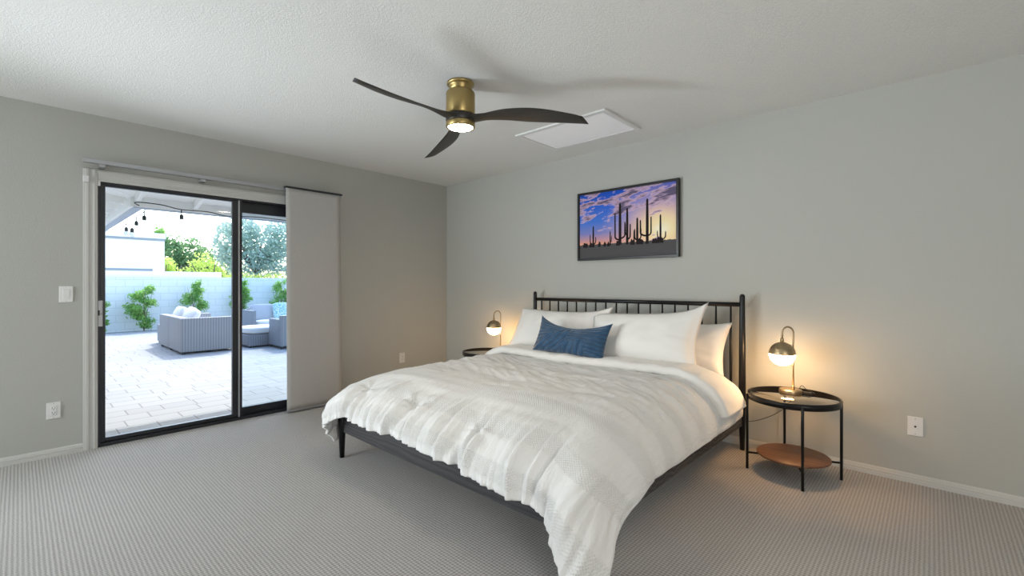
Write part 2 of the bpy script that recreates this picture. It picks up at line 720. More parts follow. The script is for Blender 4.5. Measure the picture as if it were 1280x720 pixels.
casing('trim_1', (0, DY0 - 0.082, 0), (0.018, DY0, DZ + 0.086), 'z', 'left jamb casing of the sliding door')
casing('trim_2', (0, DY0, DZ), (0.018, DY1, DZ + 0.086), 'y', 'head casing above the sliding door')
casing('trim_3', (0, DY1, 0), (0.018, DY1 + 0.082, DZ + 0.086), 'z', 'right jamb casing of the sliding door')

# sliding glass door
door = bpy.data.objects.new('door_1', None)
COL.objects.link(door)
door.location = (0, DY0, 0)
struct(door, 'dark framed sliding glass door to the patio')
DW = DY1 - DY0


def frame_rect(bb, x0, x1, y0, y1, z0, z1, wl, wr, wb, wt, bev=0.003):
    bb.box((x0, y0, z0), (x1, y0 + wl, z1), bev)
    bb.box((x0, y1 - wr, z0), (x1, y1, z1), bev)
    bb.box((x0, y0 + wl, z0), (x1, y1 - wr, z0 + wb), bev)
    bb.box((x0, y0 + wl, z1 - wt), (x1, y1 - wr, z1), bev)


b = MB()
frame_rect(b, -0.11, 0.004, 0, DW, 0.0, DZ, 0.016, 0.016, 0.022, 0.016)
b.box((-0.05, 0.016, 0.022), (-0.046, DW - 0.016, 0.034))
b.box((-0.004, 0.016, 0.022), (0.0, DW - 0.016, 0.030))
b.build('frame', M['dark_door'], door, smooth=False)
MY = 0.965     # meeting stile
b = MB()
frame_rect(b, -0.045, -0.008, 0.012, MY, 0.034, DZ - 0.014, 0.034, 0.045, 0.030, 0.016)
sl = b.build('sliding_panel', M['dark_door'], door, smooth=False)
MB().box((-0.030, 0.040, 0.058), (-0.024, MY - 0.040, DZ - 0.026)).build('glass_pane', M['glass'], sl)
b = MB()
frame_rect(b, -0.095, -0.055, MY - 0.025, DW - 0.012, 0.024, DZ - 0.014, 0.055, 0.05, 0.075, 0.10)
fx = b.build('fixed_panel', M['dark_door'], door, smooth=False)
MB().box((-0.078, MY + 0.02, 0.09), (-0.072, DW - 0.05, DZ - 0.10)).build('glass_pane', M['glass_fixed'], fx)
b = MB().box((-0.006, MY - 0.001, 0.03), (0.004, MY + 0.012, DZ - 0.014), 0.002)
b.build('meeting_strip', M['alu'], door, smooth=False)
b = MB().box((-0.05, MY + 0.013, 0.03), (0.000, MY + 0.032, DZ - 0.014), 0.002)
b.build('interlock', M['dark_door'], door, smooth=False)
# handle set on the left stile
b = MB().box((-0.008, 0.002, 0.93), (0.006, 0.030, 1.13), 0.003)
for zz in (0.955, 1.105):
    b.lathe([(0.004, 0), (0.004, 0.003), (0.0, 0.004)], (0, 0, 0), 10) if False else None
hd = b.build('handle', mat('nickel_paint', (0.55, 0.56, 0.58), 0.35, 0.2), door, smooth=False)
b = MB()
b.box((0.003, 0.032, 0.935), (0.030, 0.042, 1.125), 0.003)
b.box((0.003, 0.0, 1.015), (0.010, 0.012, 1.055), 0.002)
b.build('pull', M['dark_plastic'], hd, smooth=False)
b = MB().box((0.004, 0.014, 1.02), (0.013, 0.030, 1.034), 0.002)
b.build('latch_lever', M['alu'], hd, smooth=False)

# ------------------------------------------------------------------ blind rail and hanging panel
t_ = thing('blind_track', 'thin grey metal blind track mounted above the sliding door', 'blind track', (0.07, -2.50, 2.165))
b = MB().box((-0.020, -1.01, 0.0), (0.020, 1.0, 0.032), 0.003)
b.build('rail', M['alu'], t_, smooth=False)
for yy_ in (-0.90, -0.25, 0.47):
    b = MB().box((-0.07, yy_ - 0.018, -0.022), (0.015, yy_ + 0.018, 0.0), 0.002)
    b.box((-0.07, yy_ - 0.018, -0.022), (-0.062, yy_ + 0.018, 0.03), 0.002)
    b.build('bracket', M['alu'], t_, smooth=False)

t_ = thing('panel_blind', 'grey linen panel blind hanging over the right end of the glass door', 'blind', (0.10, -1.81, 0.012))
nu, nv = 12, 40
layers = []
for k, (dx, dy) in enumerate(((0.022, 0.0), (0.0, 0.012), (-0.018, 0.022))):
    P_, U_ = [], []
    for j in range(nv + 1):
        v = j / nv
        row = []
        for i in range(nu + 1):
            u = i / nu
            yb, yt = -0.26 + dy + u * 0.563, -0.272 + dy + u * 0.545
            yy_ = yb * (1 - v) + yt * v
            xx_ = dx + 0.004 * math.sin(3 * v + 2 * u)
            row.append((xx_, yy_, 0.018 + v * 2.172))
        P_.append(row)
    o = grid_obj('fabric_panel', P_, None, M['linen'], t_)
    sd = o.modifiers.new('thick', 'SOLIDIFY')
    sd.thickness = 0.0025
    b = MB().box((dx - 0.006, -0.26 + dy, 0.0), (dx + 0.006, 0.303 + dy, 0.020), 0.003)
    b.build('bottom_bar', M['dark_door'] if k else M['alu'], o, smooth=False)
b = MB().box((-0.03, -0.275, 2.178), (0.028, 0.30, 2.196), 0.002)
b.build('head_rail', M['dark_door'], t_, smooth=False)

# ------------------------------------------------------------------ wall plates, sensor
def plate(o_name, label, cat, p, axis, kind, w_=0.075, h_=0.12):
    """axis 'x' faces +x (left wall), 'y' faces -y (back wall)"""
    rz = 0 if axis == 'x' else -PI / 2
    t_ = thing(o_name, label, cat, p, rz, None)
    MB().box((0.0005, -w_ / 2, -h_ / 2), (0.007, w_ / 2, h_ / 2), 0.003).build('plate', M['white_plastic'], t_, smooth=False)
    if kind == 'switch':
        r_ = Matrix.Rotation(R(4), 4, 'Y')
        MB().box((0.004, -0.018, -0.036), (0.0105, 0.018, 0.036), 0.002, rot=r_).build('rocker', M['white_plastic'], t_, smooth=False)
        sc_ = [(0, 0.05), (0, -0.05)]
    elif kind == 'outlet':
        bb = MB().box((0.005, -0.017, -0.034), (0.0095, 0.017, 0.034), 0.003)
        s_ = bb.build('socket', M['white_plastic'], t_, smooth=False)
        bb = MB()
        for cz_ in (0.017, -0.017):
            bb.box((0.0085, -0.0085, cz_ - 0.001), (0.0099, -0.006, cz_ + 0.008))
            bb.box((0.0085, 0.006, cz_ - 0.001), (0.0099, 0.0085, cz_ + 0.007))
            bb.box((0.0085, -0.0025, cz_ - 0.011), (0.0099, 0.0025, cz_ - 0.006))
        bb.build('slots', M['dark_plastic'], s_, smooth=False)
        sc_ = [(0, 0.05), (0, -0.05)]
    else:
        bb = MB()
        bb.tube([(0.005, 0, 0), (0.016, 0, 0)], 0.0055, 12)
        bb.build('coax_jack', M['dark_plastic'], t_)
        sc_ = [(0, 0.047), (0, -0.047)]
    for (a, c_) in sc_:
        MB().tube([(0.006, a, c_), (0.0085, a, c_)], 0.003, 10).build('screw', M['steel'], t_)
    return t_


plate('light_switch', 'white rocker light switch on the left wall beside the door casing', 'light switch', (0, -3.593, 1.182), 'x', 'switch')
plate('wall_outlet', 'white double power outlet low on the wall left of the sliding door', 'outlet', (0, -3.658, 0.335), 'x', 'outlet')
plate('wall_outlet', 'white power outlet low on the wall between the blind and the corner', 'outlet', (0, -0.69, 0.37), 'x', 'outlet')
plate('coax_wall_plate', 'white cable jack plate low on the wall right of the nightstand', 'wall plate', (4.63, 0, 0.36), 'y', 'coax')
t_ = thing('door_sensor', 'small white alarm sensor box on the top left corner of the door casing', 'sensor', (0.024, -3.487, 2.05))
MB().box((0.0, -0.018, -0.024), (0.018, 0.018, 0.024), 0.004).build('housing', M['white_plastic'], t_, smooth=False)
t_ = thing('door_sensor', 'tiny white magnet of the alarm sensor on the dark door frame', 'sensor', (0.0045, -3.412, 2.03))
MB().box((0.0, -0.008, -0.02), (0.012, 0.008, 0.02), 0.003).build('housing', M['white_plastic'], t_, smooth=False)

# ------------------------------------------------------------------ ceiling vent
t_ = thing('ceiling_vent', 'white rectangular framed return air grille in the ceiling beside the fan', 'vent', (2.495, -0.625, H))
b = MB()
W2, D2 = 0.445, 0.285
for (x0, x1, y0, y1) in ((-W2, W2, -D2, -D2 + 0.04), (-W2, W2, D2 - 0.04, D2), (-W2, -W2 + 0.04, -D2 + 0.04, D2 - 0.04), (W2 - 0.04, W2, -D2 + 0.04, D2 - 0.04)):
    b.box((x0, y0, -0.014), (x1, y1, 0.0), 0.002)
b.build('frame', M['white_plastic'], t_, smooth=False)
b = MB()
n_ = 20
for i in range(n_):
    yy_ = -D2 + 0.045 + (2 * D2 - 0.09) * (i + 0.5) / n_
    b.box((-W2 + 0.04, yy_ - 0.0085, -0.0085), (W2 - 0.04, yy_ + 0.0085, -0.0073), 0, rot=Matrix.Rotation(R(-16), 4, 'X'))
b.build('louvers', mat('louver_paint', (0.88, 0.88, 0.90), 0.5), t_, smooth=False)
MB().box((-W2 + 0.03, -D2 + 0.03, -0.0015), (W2 - 0.03, D2 - 0.03, -0.0005)).build('filter', mat('air_filter', (0.62, 0.62, 0.65), 0.9), t_)

# ------------------------------------------------------------------ ceiling fan
FX, FY = 2.475, -1.90
fan = thing('ceiling_fan', 'three bladed ceiling fan with brass body and lit round lamp', 'ceiling fan', (FX, FY, H))
b = MB().lathe([(0.086, 0.0), (0.088, -0.006), (0.088, -0.013), (0.082, -0.018), (0.076, -0.020), (0.072, -0.030), (0.072, -0.048), (0.066, -0.052), (0.066, -0.058)], n=48)
b.build('canopy', M['brass'], fan)
b = MB().lathe([(0.064, -0.055), (0.080, -0.056), (0.089, -0.062), (0.093, -0.072), (0.093, -0.205), (0.090, -0.210), (0.06, -0.212)], n=48)
b.build('motor_housing', M['brass'], fan)
b = MB().lathe([(0.06, -0.205), (0.088, -0.208), (0.094, -0.215), (0.094, -0.250), (0.088, -0.256), (0.06, -0.257)], n=48)
b.build('hub', M['blade'], fan)
b = MB().lathe([(0.084, -0.254), (0.092, -0.255), (0.093, -0.260), (0.093, -0.284), (0.090, -0.289), (0.080, -0.289), (0.079, -0.284)], n=48, cap1=False)
b.build('light_ring', M['brass'], fan)
b = MB().lathe([(0.080, -0.270), (0.080, -0.284), (0.078, -0.287), (0.060, -0.2895), (0.03, -0.2905), (0.004, -0.291)], n=48)
b.build('light_lens', M['fan_light'], fan)
BR = 0.795


def blade_rings():
    rings = []
    N = 26
    for i in range(N + 1):
        s_ = i / N
        r_ = 0.055 + s_ * (BR - 0.055)
        # chord and sweep of a scimitar blade
        ch = 0.110 - 0.022 * sstep(0, 0.16, s_) + 0.052 * sstep(0.14, 0.55, s_) - 0.050 * sstep(0.55, 1.0, s_) ** 1.3
        sweep = -0.045 * math.sin(PI * s_) + 0.02 * s_
        pitch = -R(5 + 14 * sstep(0.03, 0.30, s_) - 5 * s_)
        th = 0.032 * (1 - sstep(0, 0.22, s_)) + 0.011
        zc = -0.232 + 0.014 * sstep(0.0, 0.35, s_) - 0.050 * s_ ** 1.4
        ring = []
        M_ = 14
        for k in range(M_):
            a = 2 * PI * k / M_
            cx_ = math.cos(a) * ch / 2
            cz_ = math.sin(a) * th / 2 * (1 - 0.3 * (math.cos(a)) ** 2)
            yy_ = cx_ * math.cos(pitch) - cz_ * math.sin(pitch)
            zz_ = cx_ * math.sin(pitch) + cz_ * math.cos(pitch)
            tipskew = 0.022 * (cx_ / ch) * sstep(0.9, 1.0, s_) * 2
            ring.append((r_ + tipskew, yy_ + sweep, zc + zz_))
        rings.append(ring)
    return rings


b = MB()
b.rings(blade_rings())
bl = b.build('blade', M['blade'], fan)
bl.rotation_euler = (0, 0, R(-84.5))
for k in (1, 2):
    c_ = bl.copy()
    COL.objects.link(c_)
    c_.parent = fan
    c_.rotation_euler = (0, 0, R(-84.5 + 120 * k))

# ------------------------------------------------------------------ wall art
AW, AH = 1.03, 0.67
art = thing('wall_art', 'framed desert sunset picture with saguaro silhouettes above the bed', 'picture', (2.615, 0.0, 1.824))
b = MB()
fw, fd = 0.022, 0.042
for (x0, x1, z0, z1) in ((-AW / 2, AW / 2, -AH / 2, -AH / 2 + fw), (-AW / 2, AW / 2, AH / 2 - fw, AH / 2), (-AW / 2, -AW / 2 + fw, -AH / 2 + fw, AH / 2 - fw), (AW / 2 - fw, AW / 2, -AH / 2 + fw, AH / 2 - fw)):
    b.box((x0, -fd, z0), (x1, -0.001, z1), 0.002)
b.build('frame', mat('black_frame', (0.008, 0.008, 0.009), 0.3), art, smooth=False)
m = mat('sunset_print', (0.5, 0.5, 0.5), 0.6, spec=0.1)
t = NT(m)
u, v, _ = t.xyz(t.coord('UV'))
uvv = t.comb(u, v, 0.0)
base = t.ramp(v, [(0.19, (0.90, 0.40, 0.18)), (0.27, (0.62, 0.32, 0.34)), (0.38, (0.22, 0.24, 0.55)), (0.55, (0.07, 0.19, 0.66)), (0.80, (0.035, 0.13, 0.62)), (1.0, (0.015, 0.08, 0.48))])
# glow of the low sun at lower right
du = t.math('MULTIPLY', t.math('SUBTRACT', u, 0.86), 1.2)
dv = t.math('SUBTRACT', v, 0.36)
dist = t.math('SQRT', t.math('ADD', t.math('MULTIPLY', du, du), t.math('MULTIPLY', dv, dv)))
gl = t.ramp(dist, [(0.0, (1, 1, 1)), (0.22, (0.9, 0.9, 0.9)), (0.45, (0.45, 0.45, 0.45)), (0.75, (0, 0, 0))])
gcol = t.ramp(dist, [(0.0, (1.0, 0.95, 0.76)), (0.13, (1.0, 0.82, 0.45)), (0.34, (0.92, 0.58, 0.42)), (0.7, (0.50, 0.36, 0.58))])
c_ = t.mix(gl, base, gcol)
# clouds: slanted streaks in the upper half
sl_ = t.comb(t.math('ADD', t.math('MULTIPLY', u, 2.2), t.math('MULTIPLY', v, 0.4)), t.math('SUBTRACT', t.math('MULTIPLY', v, 5.2), t.math('MULTIPLY', u, 1.5)), 0.3)
cn = t.noise(sl_, 1.7, 7, 0.62)
vm = t.ramp(v, [(0.22, (0.25, 0.25, 0.25)), (0.34, (0, 0, 0)), (0.50, (0.1, 0.1, 0.1)), (0.72, (0.9, 0.9, 0.9)), (1.0, (0.75, 0.75, 0.75))])
cm = t.math('ADD', cn, t.math('MULTIPLY', t.math('SUBTRACT', vm, 0.5), 0.20))
ca = t.ramp(cm, [(0.53, (0, 0, 0)), (0.58, (1, 1, 1))])
cc = t.ramp(cm, [(0.52, (0.92, 0.66, 0.72)), (0.58, (0.55, 0.38, 0.52)), (0.66, (0.12, 0.10, 0.18))])
c_ = t.mix(ca, c_, cc)
gnd = t.math('ADD', 0.185, t.math('MULTIPLY', t.noise(t.comb(t.math('MULTIPLY', u, 40), 0.0, 0.0), 1.0, 3), 0.05))
gm = t.math('LESS_THAN', v, gnd)
c_ = t.mix(gm, c_, (0.085, 0.082, 0.088))
t.color(c_)
cw, chh = AW - 2 * fw, AH - 2 * fw
b = MB()
bm = b.bm
uvl = bm.loops.layers.uv.new('UVMap')
yc = -0.030
q = [bm.verts.new(p) for p in ((-cw / 2, yc, -chh / 2), (cw / 2, yc, -chh / 2), (cw / 2, yc, chh / 2), (-cw / 2, yc, chh / 2))]
f = bm.faces.new(q)
for lp, uv_ in zip(f.loops, ((0, 0), (1, 0), (1, 1), (0, 1))):
    lp[uvl].uv = uv_


def pt(u_, v_, k=0):
    return (-cw / 2 + u_ * cw, yc - 0.0006 - 0.0001 * k, -chh / 2 + v_ * chh)


def stroke(pts, wd, k=0):
    """flat printed stroke of rounded outline; pts (u, v), wd widths in metres"""
    L_, R_ = [], []
    for i, (a, c__) in enumerate(pts):
        p0 = pts[max(0, i - 1)]
        p1 = pts[min(len(pts) - 1, i + 1)]
        d = Vector(((p1[0] - p0[0]) * cw, (p1[1] - p0[1]) * chh))
        d.normalize()
        n_ = Vector((-d.y, d.x)) * wd[i] / 2
        P0 = pt(a, c__, k)
        L_.append(bm.verts.new((P0[0] + n_.x, P0[1], P0[2] + n_.y)))
        R_.append(bm.verts.new((P0[0] - n_.x, P0[1], P0[2] - n_.y)))
    for i in range(len(pts) - 1):
        ff = bm.faces.new((L_[i], L_[i + 1], R_[i + 1], R_[i]))
        ff.material_index = 1


def saguaro(u_, v0, v1, wd, arms, k):
    stroke([(u_, v0), (u_, v0 + 0.5 * (v1 - v0)), (u_, v1 - 0.02), (u_, v1)], [wd * 1.3, wd * 1.3, wd, wd * .3], k)
    for (side, va, reach, vt, aw) in arms:
        pts = [(u_, va)]
        for i in range(1, 7):
            a = i / 6 * PI / 2
            pts.append((u_ + side * reach * math.sin(a), va - 0.015 + 0.05 * (1 - math.cos(a))))
        pts.append((u_ + side * reach * 1.02, vt - 0.015))
        pts.append((u_ + side * reach * 1.02, vt))
        stroke(pts, [aw * 1.25] * (len(pts) - 2) + [aw, aw * .3], k)


saguaro(0.455, 0.18, 0.800, 0.022, [(-1, 0.27, 0.052, 0.655, 0.013), (1, 0.29, 0.050, 0.52, 0.012)], 1)
saguaro(0.530, 0.18, 0.720, 0.019, [(1, 0.27, 0.030, 0.48, 0.012), (-1, 0.33, 0.02, 0.50, 0.010)], 2)
saguaro(0.730, 0.18, 0.815, 0.021, [(-1, 0.30, 0.066, 0.52, 0.013), (1, 0.30, 0.036, 0.555, 0.011)], 3)
saguaro(0.632, 0.18, 0.560, 0.017, [(-1, 0.25, 0.025, 0.40, 0.010), (1, 0.25, 0.036, 0.40, 0.010)], 4)
saguaro(0.855, 0.18, 0.570, 0.014, [(1, 0.23, 0.046, 0.33, 0.009), (-1, 0.25, 0.028, 0.345, 0.008)], 5)
saguaro(0.160, 0.18, 0.500, 0.014, [(-1, 0.23, 0.035, 0.37, 0.009), (1, 0.23, 0.028, 0.33, 0.009)], 6)
saguaro(0.350, 0.18, 0.400, 0.010, [(1, 0.24, 0.014, 0.33, 0.006)], 7)
saguaro(0.600, 0.18, 0.38, 0.010, [], 8)
for k in range(26):
    u_ = random.random() * 0.98 + 0.01
    stroke([(u_, 0.17), (u_ + 0.004, 0.20 + 0.05 * random.random()), (u_, 0.225 + 0.03 * random.random())], [0.03, 0.022, 0.004], 9 + 0.3 * k)
b.build('print', None, art, smooth=False, mats=[m, mat('silhouette_print', (0.020, 0.014, 0.016), 0.6, spec=0.1)])
MB().box((-cw / 2, -0.028, -chh / 2), (cw / 2, -0.004, chh / 2)).build('backing_board', M['dark_plastic'], art)

# ------------------------------------------------------------------ bed frame
BX0, BX1, BYH, BYF = 1.609, 3.650, -0.11, -2.235
bed = thing('bed_frame', 'black wooden bed frame with spindle headboard against the back wall', 'bed', (2.63, -1.2, 0))
off = Vector((2.63, -1.2, 0))


def L(p):
    return Vector(p) - off


for X in (BX0, BX1):
    b = MB()
    zs = [(0.0, 0.017), (0.12, 0.021), (0.34, 0.0245), (0.75, 0.024), (1.05, 0.020), (1.160, 0.0195), (1.172, 0.017), (1.179, 0.010), (1.181, 0.002)]
    b.lathe([(r_, z_) for z_, r_ in zs], L((X, BYH, 0)), 20)
    b.build('headboard_post', M['black'], bed)
b = MB().tube([L((BX0, BYH, 1.100)), L((BX1, BYH, 1.100))], 0.017, 14)
b.build('top_rail', M['black'], bed)
b = MB().box(L((BX0 + 0.01, BYH - 0.014, 0.19)), L((BX1 - 0.01, BYH + 0.014, 0.31)), 0.004)
b.build('headboard_lower_rail', M['black_wood'], bed, smooth=False)
sp0 = None
for i in range(18):
    X = 1.697 + i * (3.568 - 1.697) / 17
    if sp0 is None:
        b = MB().lathe([(0.0075, 0.30), (0.0105, 0.55), (0.0115, 0.72), (0.0085, 0.95), (0.0065, 1.092)], (0, 0, 0), 12)
        sp0 = b.build('spindle', M['black'], bed)
        s_ = sp0
    else:
        s_ = sp0.copy()
        COL.objects.link(s_)
        s_.parent = bed
    s_.location = L((X, BYH, 0))
b = MB().box(L((BX0 - 0.012, BYF, 0.185)), L((BX0 + 0.016, BYH, 0.31)), 0.004)
b.build('side_rail', M['black_wood'], bed, smooth=False)
b = MB().box(L((BX1 - 0.016, BYF, 0.185)), L((BX1 + 0.004, BYH, 0.300)), 0.004)
b.build('side_rail', M['black_wood'], bed, smooth=False)
b = MB().box(L((1.565, BYF - 0.006, 0.185)), L((3.65, BYF + 0.022, 0.302)), 0.004)
b.build('foot_rail', M['black_wood'], bed, smooth=False)
for X in (1.560, 3.640):
    b = MB().lathe([(0.017, 0.0), (0.026, 0.20), (0.027, 0.30), (0.024, 0.306), (0.004, 0.308)], L((X, BYF - 0.004, 0)), 20)
    b.build('leg', M['black'], bed)
b = MB()
for i in range(12):
    yy_ = -2.15 + i * 0.18
    b.box(L((BX0 + 0.016, yy_ - 0.035, 0.292)), L((BX1 - 0.016, yy_ + 0.035, 0.308)), 0.002)
b.build('slats', M['black_wood'], bed, smooth=False)

# mattress with fitted sheet
mt = MB()
mt.box((1.665, -2.07, 0.309), (3.600, -0.145, 0.560), 0.09, 5)
o = mt.build('mattress', M['sheet'])
for p in o.data.polygons:
    p.use_smooth = True
tag(o, 'thick mattress in a white fitted sheet on the black bed frame', 'mattress')

# ------------------------------------------------------------------ comforter
TOP = 0.612
XL, XRr, YFr, YHd = 1.45, 3.735, -2.325, -0.40
AXL, AXR, AYF = 0.36, 0.34, 0.60       # horizontal lengths of the rounded edges
BZ = 0.265
nrand = [random.uniform(-1, 1) for _ in range(64)]
tufts = [(1.80, -2.12), (2.36, -2.14), (2.97, -2.16), (1.95, -1.58), (2.55, -1.60), (3.15, -1.62), (2.2, -1.1), (2.8, -1.1)]


def comforter_point(a, bq, extra=0.0, head=YHd, ywid=None):
    """a: sheet coordinate across, in units -1-pL..; bq: along. Returns point for sheet (a,bq)."""
    pass


def drape(sxp, syp, lift=0.0):
    """sheet position (sxp, syp) in metres on a flat-laid sheet -> point in space.
    Inside the core rectangle it lies on the mattress, beyond it it rolls over the edge and hangs."""
    x0, x1 = XL + AXL, XRr - AXR
    y0 = YFr + AYF
    LL, LR, LF = 0.54, 0.52, 0.72      # sheet length of the roll + hang
    a = 0.0
    if sxp > x1:
        a = (sxp - x1) / LR
        Ax, cx_ = AXR, x1
    elif sxp < x0:
        a = -(x0 - sxp) / LL
        Ax, cx_ = AXL, x0
    else:
        Ax, cx_ = 0, sxp
    q_ = (y0 - syp) / LF if syp < y0 else 0.0
    cy_ = y0 if syp < y0 else syp
    aa = abs(a)
    if aa < 1e-6 and q_ < 1e-6:
        return Vector((sxp, syp, TOP + lift)), 0.0, 0.0
    rho = math.hypot(aa, q_)
    ph = math.atan2(q_, aa)
    c_, s_ = math.cos(ph), math.sin(ph)
    n_ = 5.0
    k = (c_ ** n_ + s_ ** n_) ** (-1 / n_)
    corner = math.sin(2 * ph) ** 2
    right = a > 0
    if rho <= 1.0:
        e = rho ** 1.08 * PI / 2
        hz, vz = math.sin(e), 1 - math.cos(e)
        drop = 0.0
    else:
        hz, vz = 1.0, 1.0
        drop = (rho - 1.0)
    # hang below the roll
    z = TOP - vz * (BZ if q_ > 0 and aa < 1e-6 else BZ * (0.98 if not right else 1.0))
    if right:
        z -= drop * (0.12 + 0.36 * sstep(R(4), R(42), ph) + 0.46 * corner * sstep(R(22), R(58), ph))
    else:
        z -= drop * (0.46 + 0.10 * corner)
    flare = 0.09 * drop * corner
    px = cx_ + (1 if right else -1) * (hz * c_ * k * (Ax + lift) + flare * c_) if aa > 1e-6 else sxp
    py = cy_ - (hz * s_ * k * (AYF + lift) + flare * s_) if q_ > 1e-6 else syp
    return Vector((px, py, z + lift * max(0.0, 1 - vz))), rho, ph


def hem_len(sxp):
    return 0


NUc, NVc = 250, 210
x0s, x1s = XL + AXL - 0.54 * 1.04, XRr - AXR + 0.52 * 1.13
y0s, y1s = YFr + AYF - 0.72, YHd
Pq, UVq = [], []
for j in range(NVc + 1):
    row, uvr = [], []
    for i in range(NUc + 1):
        sxp = x0s + (x1s - x0s) * i / NUc
        syp = y0s + (y1s - y0s) * j / NVc
        # sheet corner pulled longer at the right foot corner
        uvr.append((sxp, syp))
        fy = sstep(2.55, 3.45, sxp)
        if syp < YFr + AYF:
            syp2 = YFr + AYF - (YFr + AYF - syp) * (1 + 0.10 * fy)
        else:
            syp2 = syp
        p, rho, ph = drape(sxp, syp2)
        row.append((p, rho, ph, sxp, syp))
    Pq.append(row)
    UVq.append(uvr)
# normals from finite differences, then puff, folds and wrinkles along them
out = []
for j in range(NVc + 1):
    row = []
    for i in range(NUc + 1):
        p, rho, ph, sxp, syp = Pq[j][i]
        a = Pq[j][min(NUc, i + 1)][0] - Pq[j][max(0, i - 1)][0]
        c_ = Pq[min(NVc, j + 1)][i][0] - Pq[max(0, j - 1)][i][0]
        n_ = a.cross(c_)
        if n_.length < 1e-9:
            n_ = Vector((0, 0, 1))
        n_.normalize()
        if n_.z < -0.2:
            n_ = -n_
        hgt = 0.0
        P3 = Vector((sxp, syp, 0))
        # soft billow of the filling
        hgt += 0.016 * noise.noise(P3 * 2.1 + Vector((3.1, 0, 0)))
        hgt += 0.007 * noise.noise(P3 * 6.0)
        # diagonal pull wrinkles on the top
        d_ = sxp * 0.45 + syp * 0.9
        e_ = sxp * 0.9 - syp * 0.45
        wr = noise.noise(Vector((d_ * 14, e_ * 3.0, 1.7)))
        calm = 1.0 - 0.85 * sstep(0.45, 0.9, rho) * (1 if ph < 0.6 else 0)
        hgt += 0.011 * calm * (1 - abs(wr) * 2.2) * sstep(-2.0, -1.2, syp)
        wr2 = noise.noise(Vector((sxp * 2.5, syp * 18.0, 7.7)))
        hgt += 0.006 * calm * wr2
        # gathered ripples running down the foot end
        front = sstep(0.25, 0.85, (YFr + AYF - syp) / 0.72)
        wob = 0.35 * noise.noise(Vector((sxp * 4, syp * 3, 9)))
        am = 0.55 + 0.9 * noise.noise(Vector((sxp * 3.3, 2.0, syp * 1.2)))
        rip = noise.noise(Vector((sxp * 17 + wob, syp * 1.6, 4.0)))
        hgt += front * (1 - 0.4 * sstep(0.8, 1.0, (YFr + AYF - syp) / 0.72)) * 0.046 * (0.6 + am) * rip
        rip2 = noise.noise(Vector((sxp * 42 + wob, syp * 2.5, 14.0)))
        hgt += (0.22 * calm + front) * 0.014 * rip2
        # broad folds at the corners
        if rho > 0.35 and 0.12 < ph < PI / 2 - 0.12:
            k = sstep(0.35, 1.3, rho) * math.sin(2 * ph)
            hgt += 0.030 * k * math.sin(ph * 7.5 + (0.6 if sxp > 2.6 else 0) + 0.6 * noise.noise(P3 * 2))
        # the right side falls in a few long soft folds
        if sxp > 3.4:
            k = sstep(3.4, 3.85, sxp)
            hgt += k * 0.010 * noise.noise(Vector((syp * 4.2, sxp * 1.0, 3.0)))
        # tufts: dimple with a crease below it
        for (tx, ty) in tufts:
            tk = 1.0 if ty < -2 else 0.4
            dx_, dy_ = sxp - tx, syp - ty
            rr = math.hypot(dx_, dy_)
            if rr < 0.3:
                hgt -= 0.012 * tk * math.exp(-(rr / 0.05) ** 2)
                hgt -= 0.018 * tk * math.exp(-(rr / 0.12) ** 2)
                # creases fanning out of the tuft
                an_ = math.atan2(dy_, dx_)
                hgt += 0.006 * tk * math.sin(an_ * 7 + tx * 9) * math.exp(-(rr / 0.13) ** 2) * min(1, rr / 0.03)
            if dy_ < 0.02 and ty < -2 and abs(dx_) < 0.2:
                xx_ = dx_ - 0.18 * dy_
                hgt -= 0.024 * math.exp(-(xx_ / (0.018 if xx_ < 0 else 0.045)) ** 2) * min(1.0, 0.4 - dy_ * 2)
        if syp < -1.9:
            hgt += 0.022 * front * abs(math.sin(PI * (sxp - 1.80) / 0.58))
        hgt += 0.008
        row.append(p + n_ * hgt)
    out.append(row)
for row in out:
    for p in row:
        if p.z < 0.012:
            p.z = 0.012 + 0.15 * (p.z - 0.012) * 0
comf = grid_obj('comforter', out, UVq, M['comforter'])
sd = comf.modifiers.new('thick', 'SOLIDIFY')
sd.thickness = 0.022
sd.offset = -1
tag(comf, 'white seersucker comforter spread over the bed and draping to the floor', 'comforter')
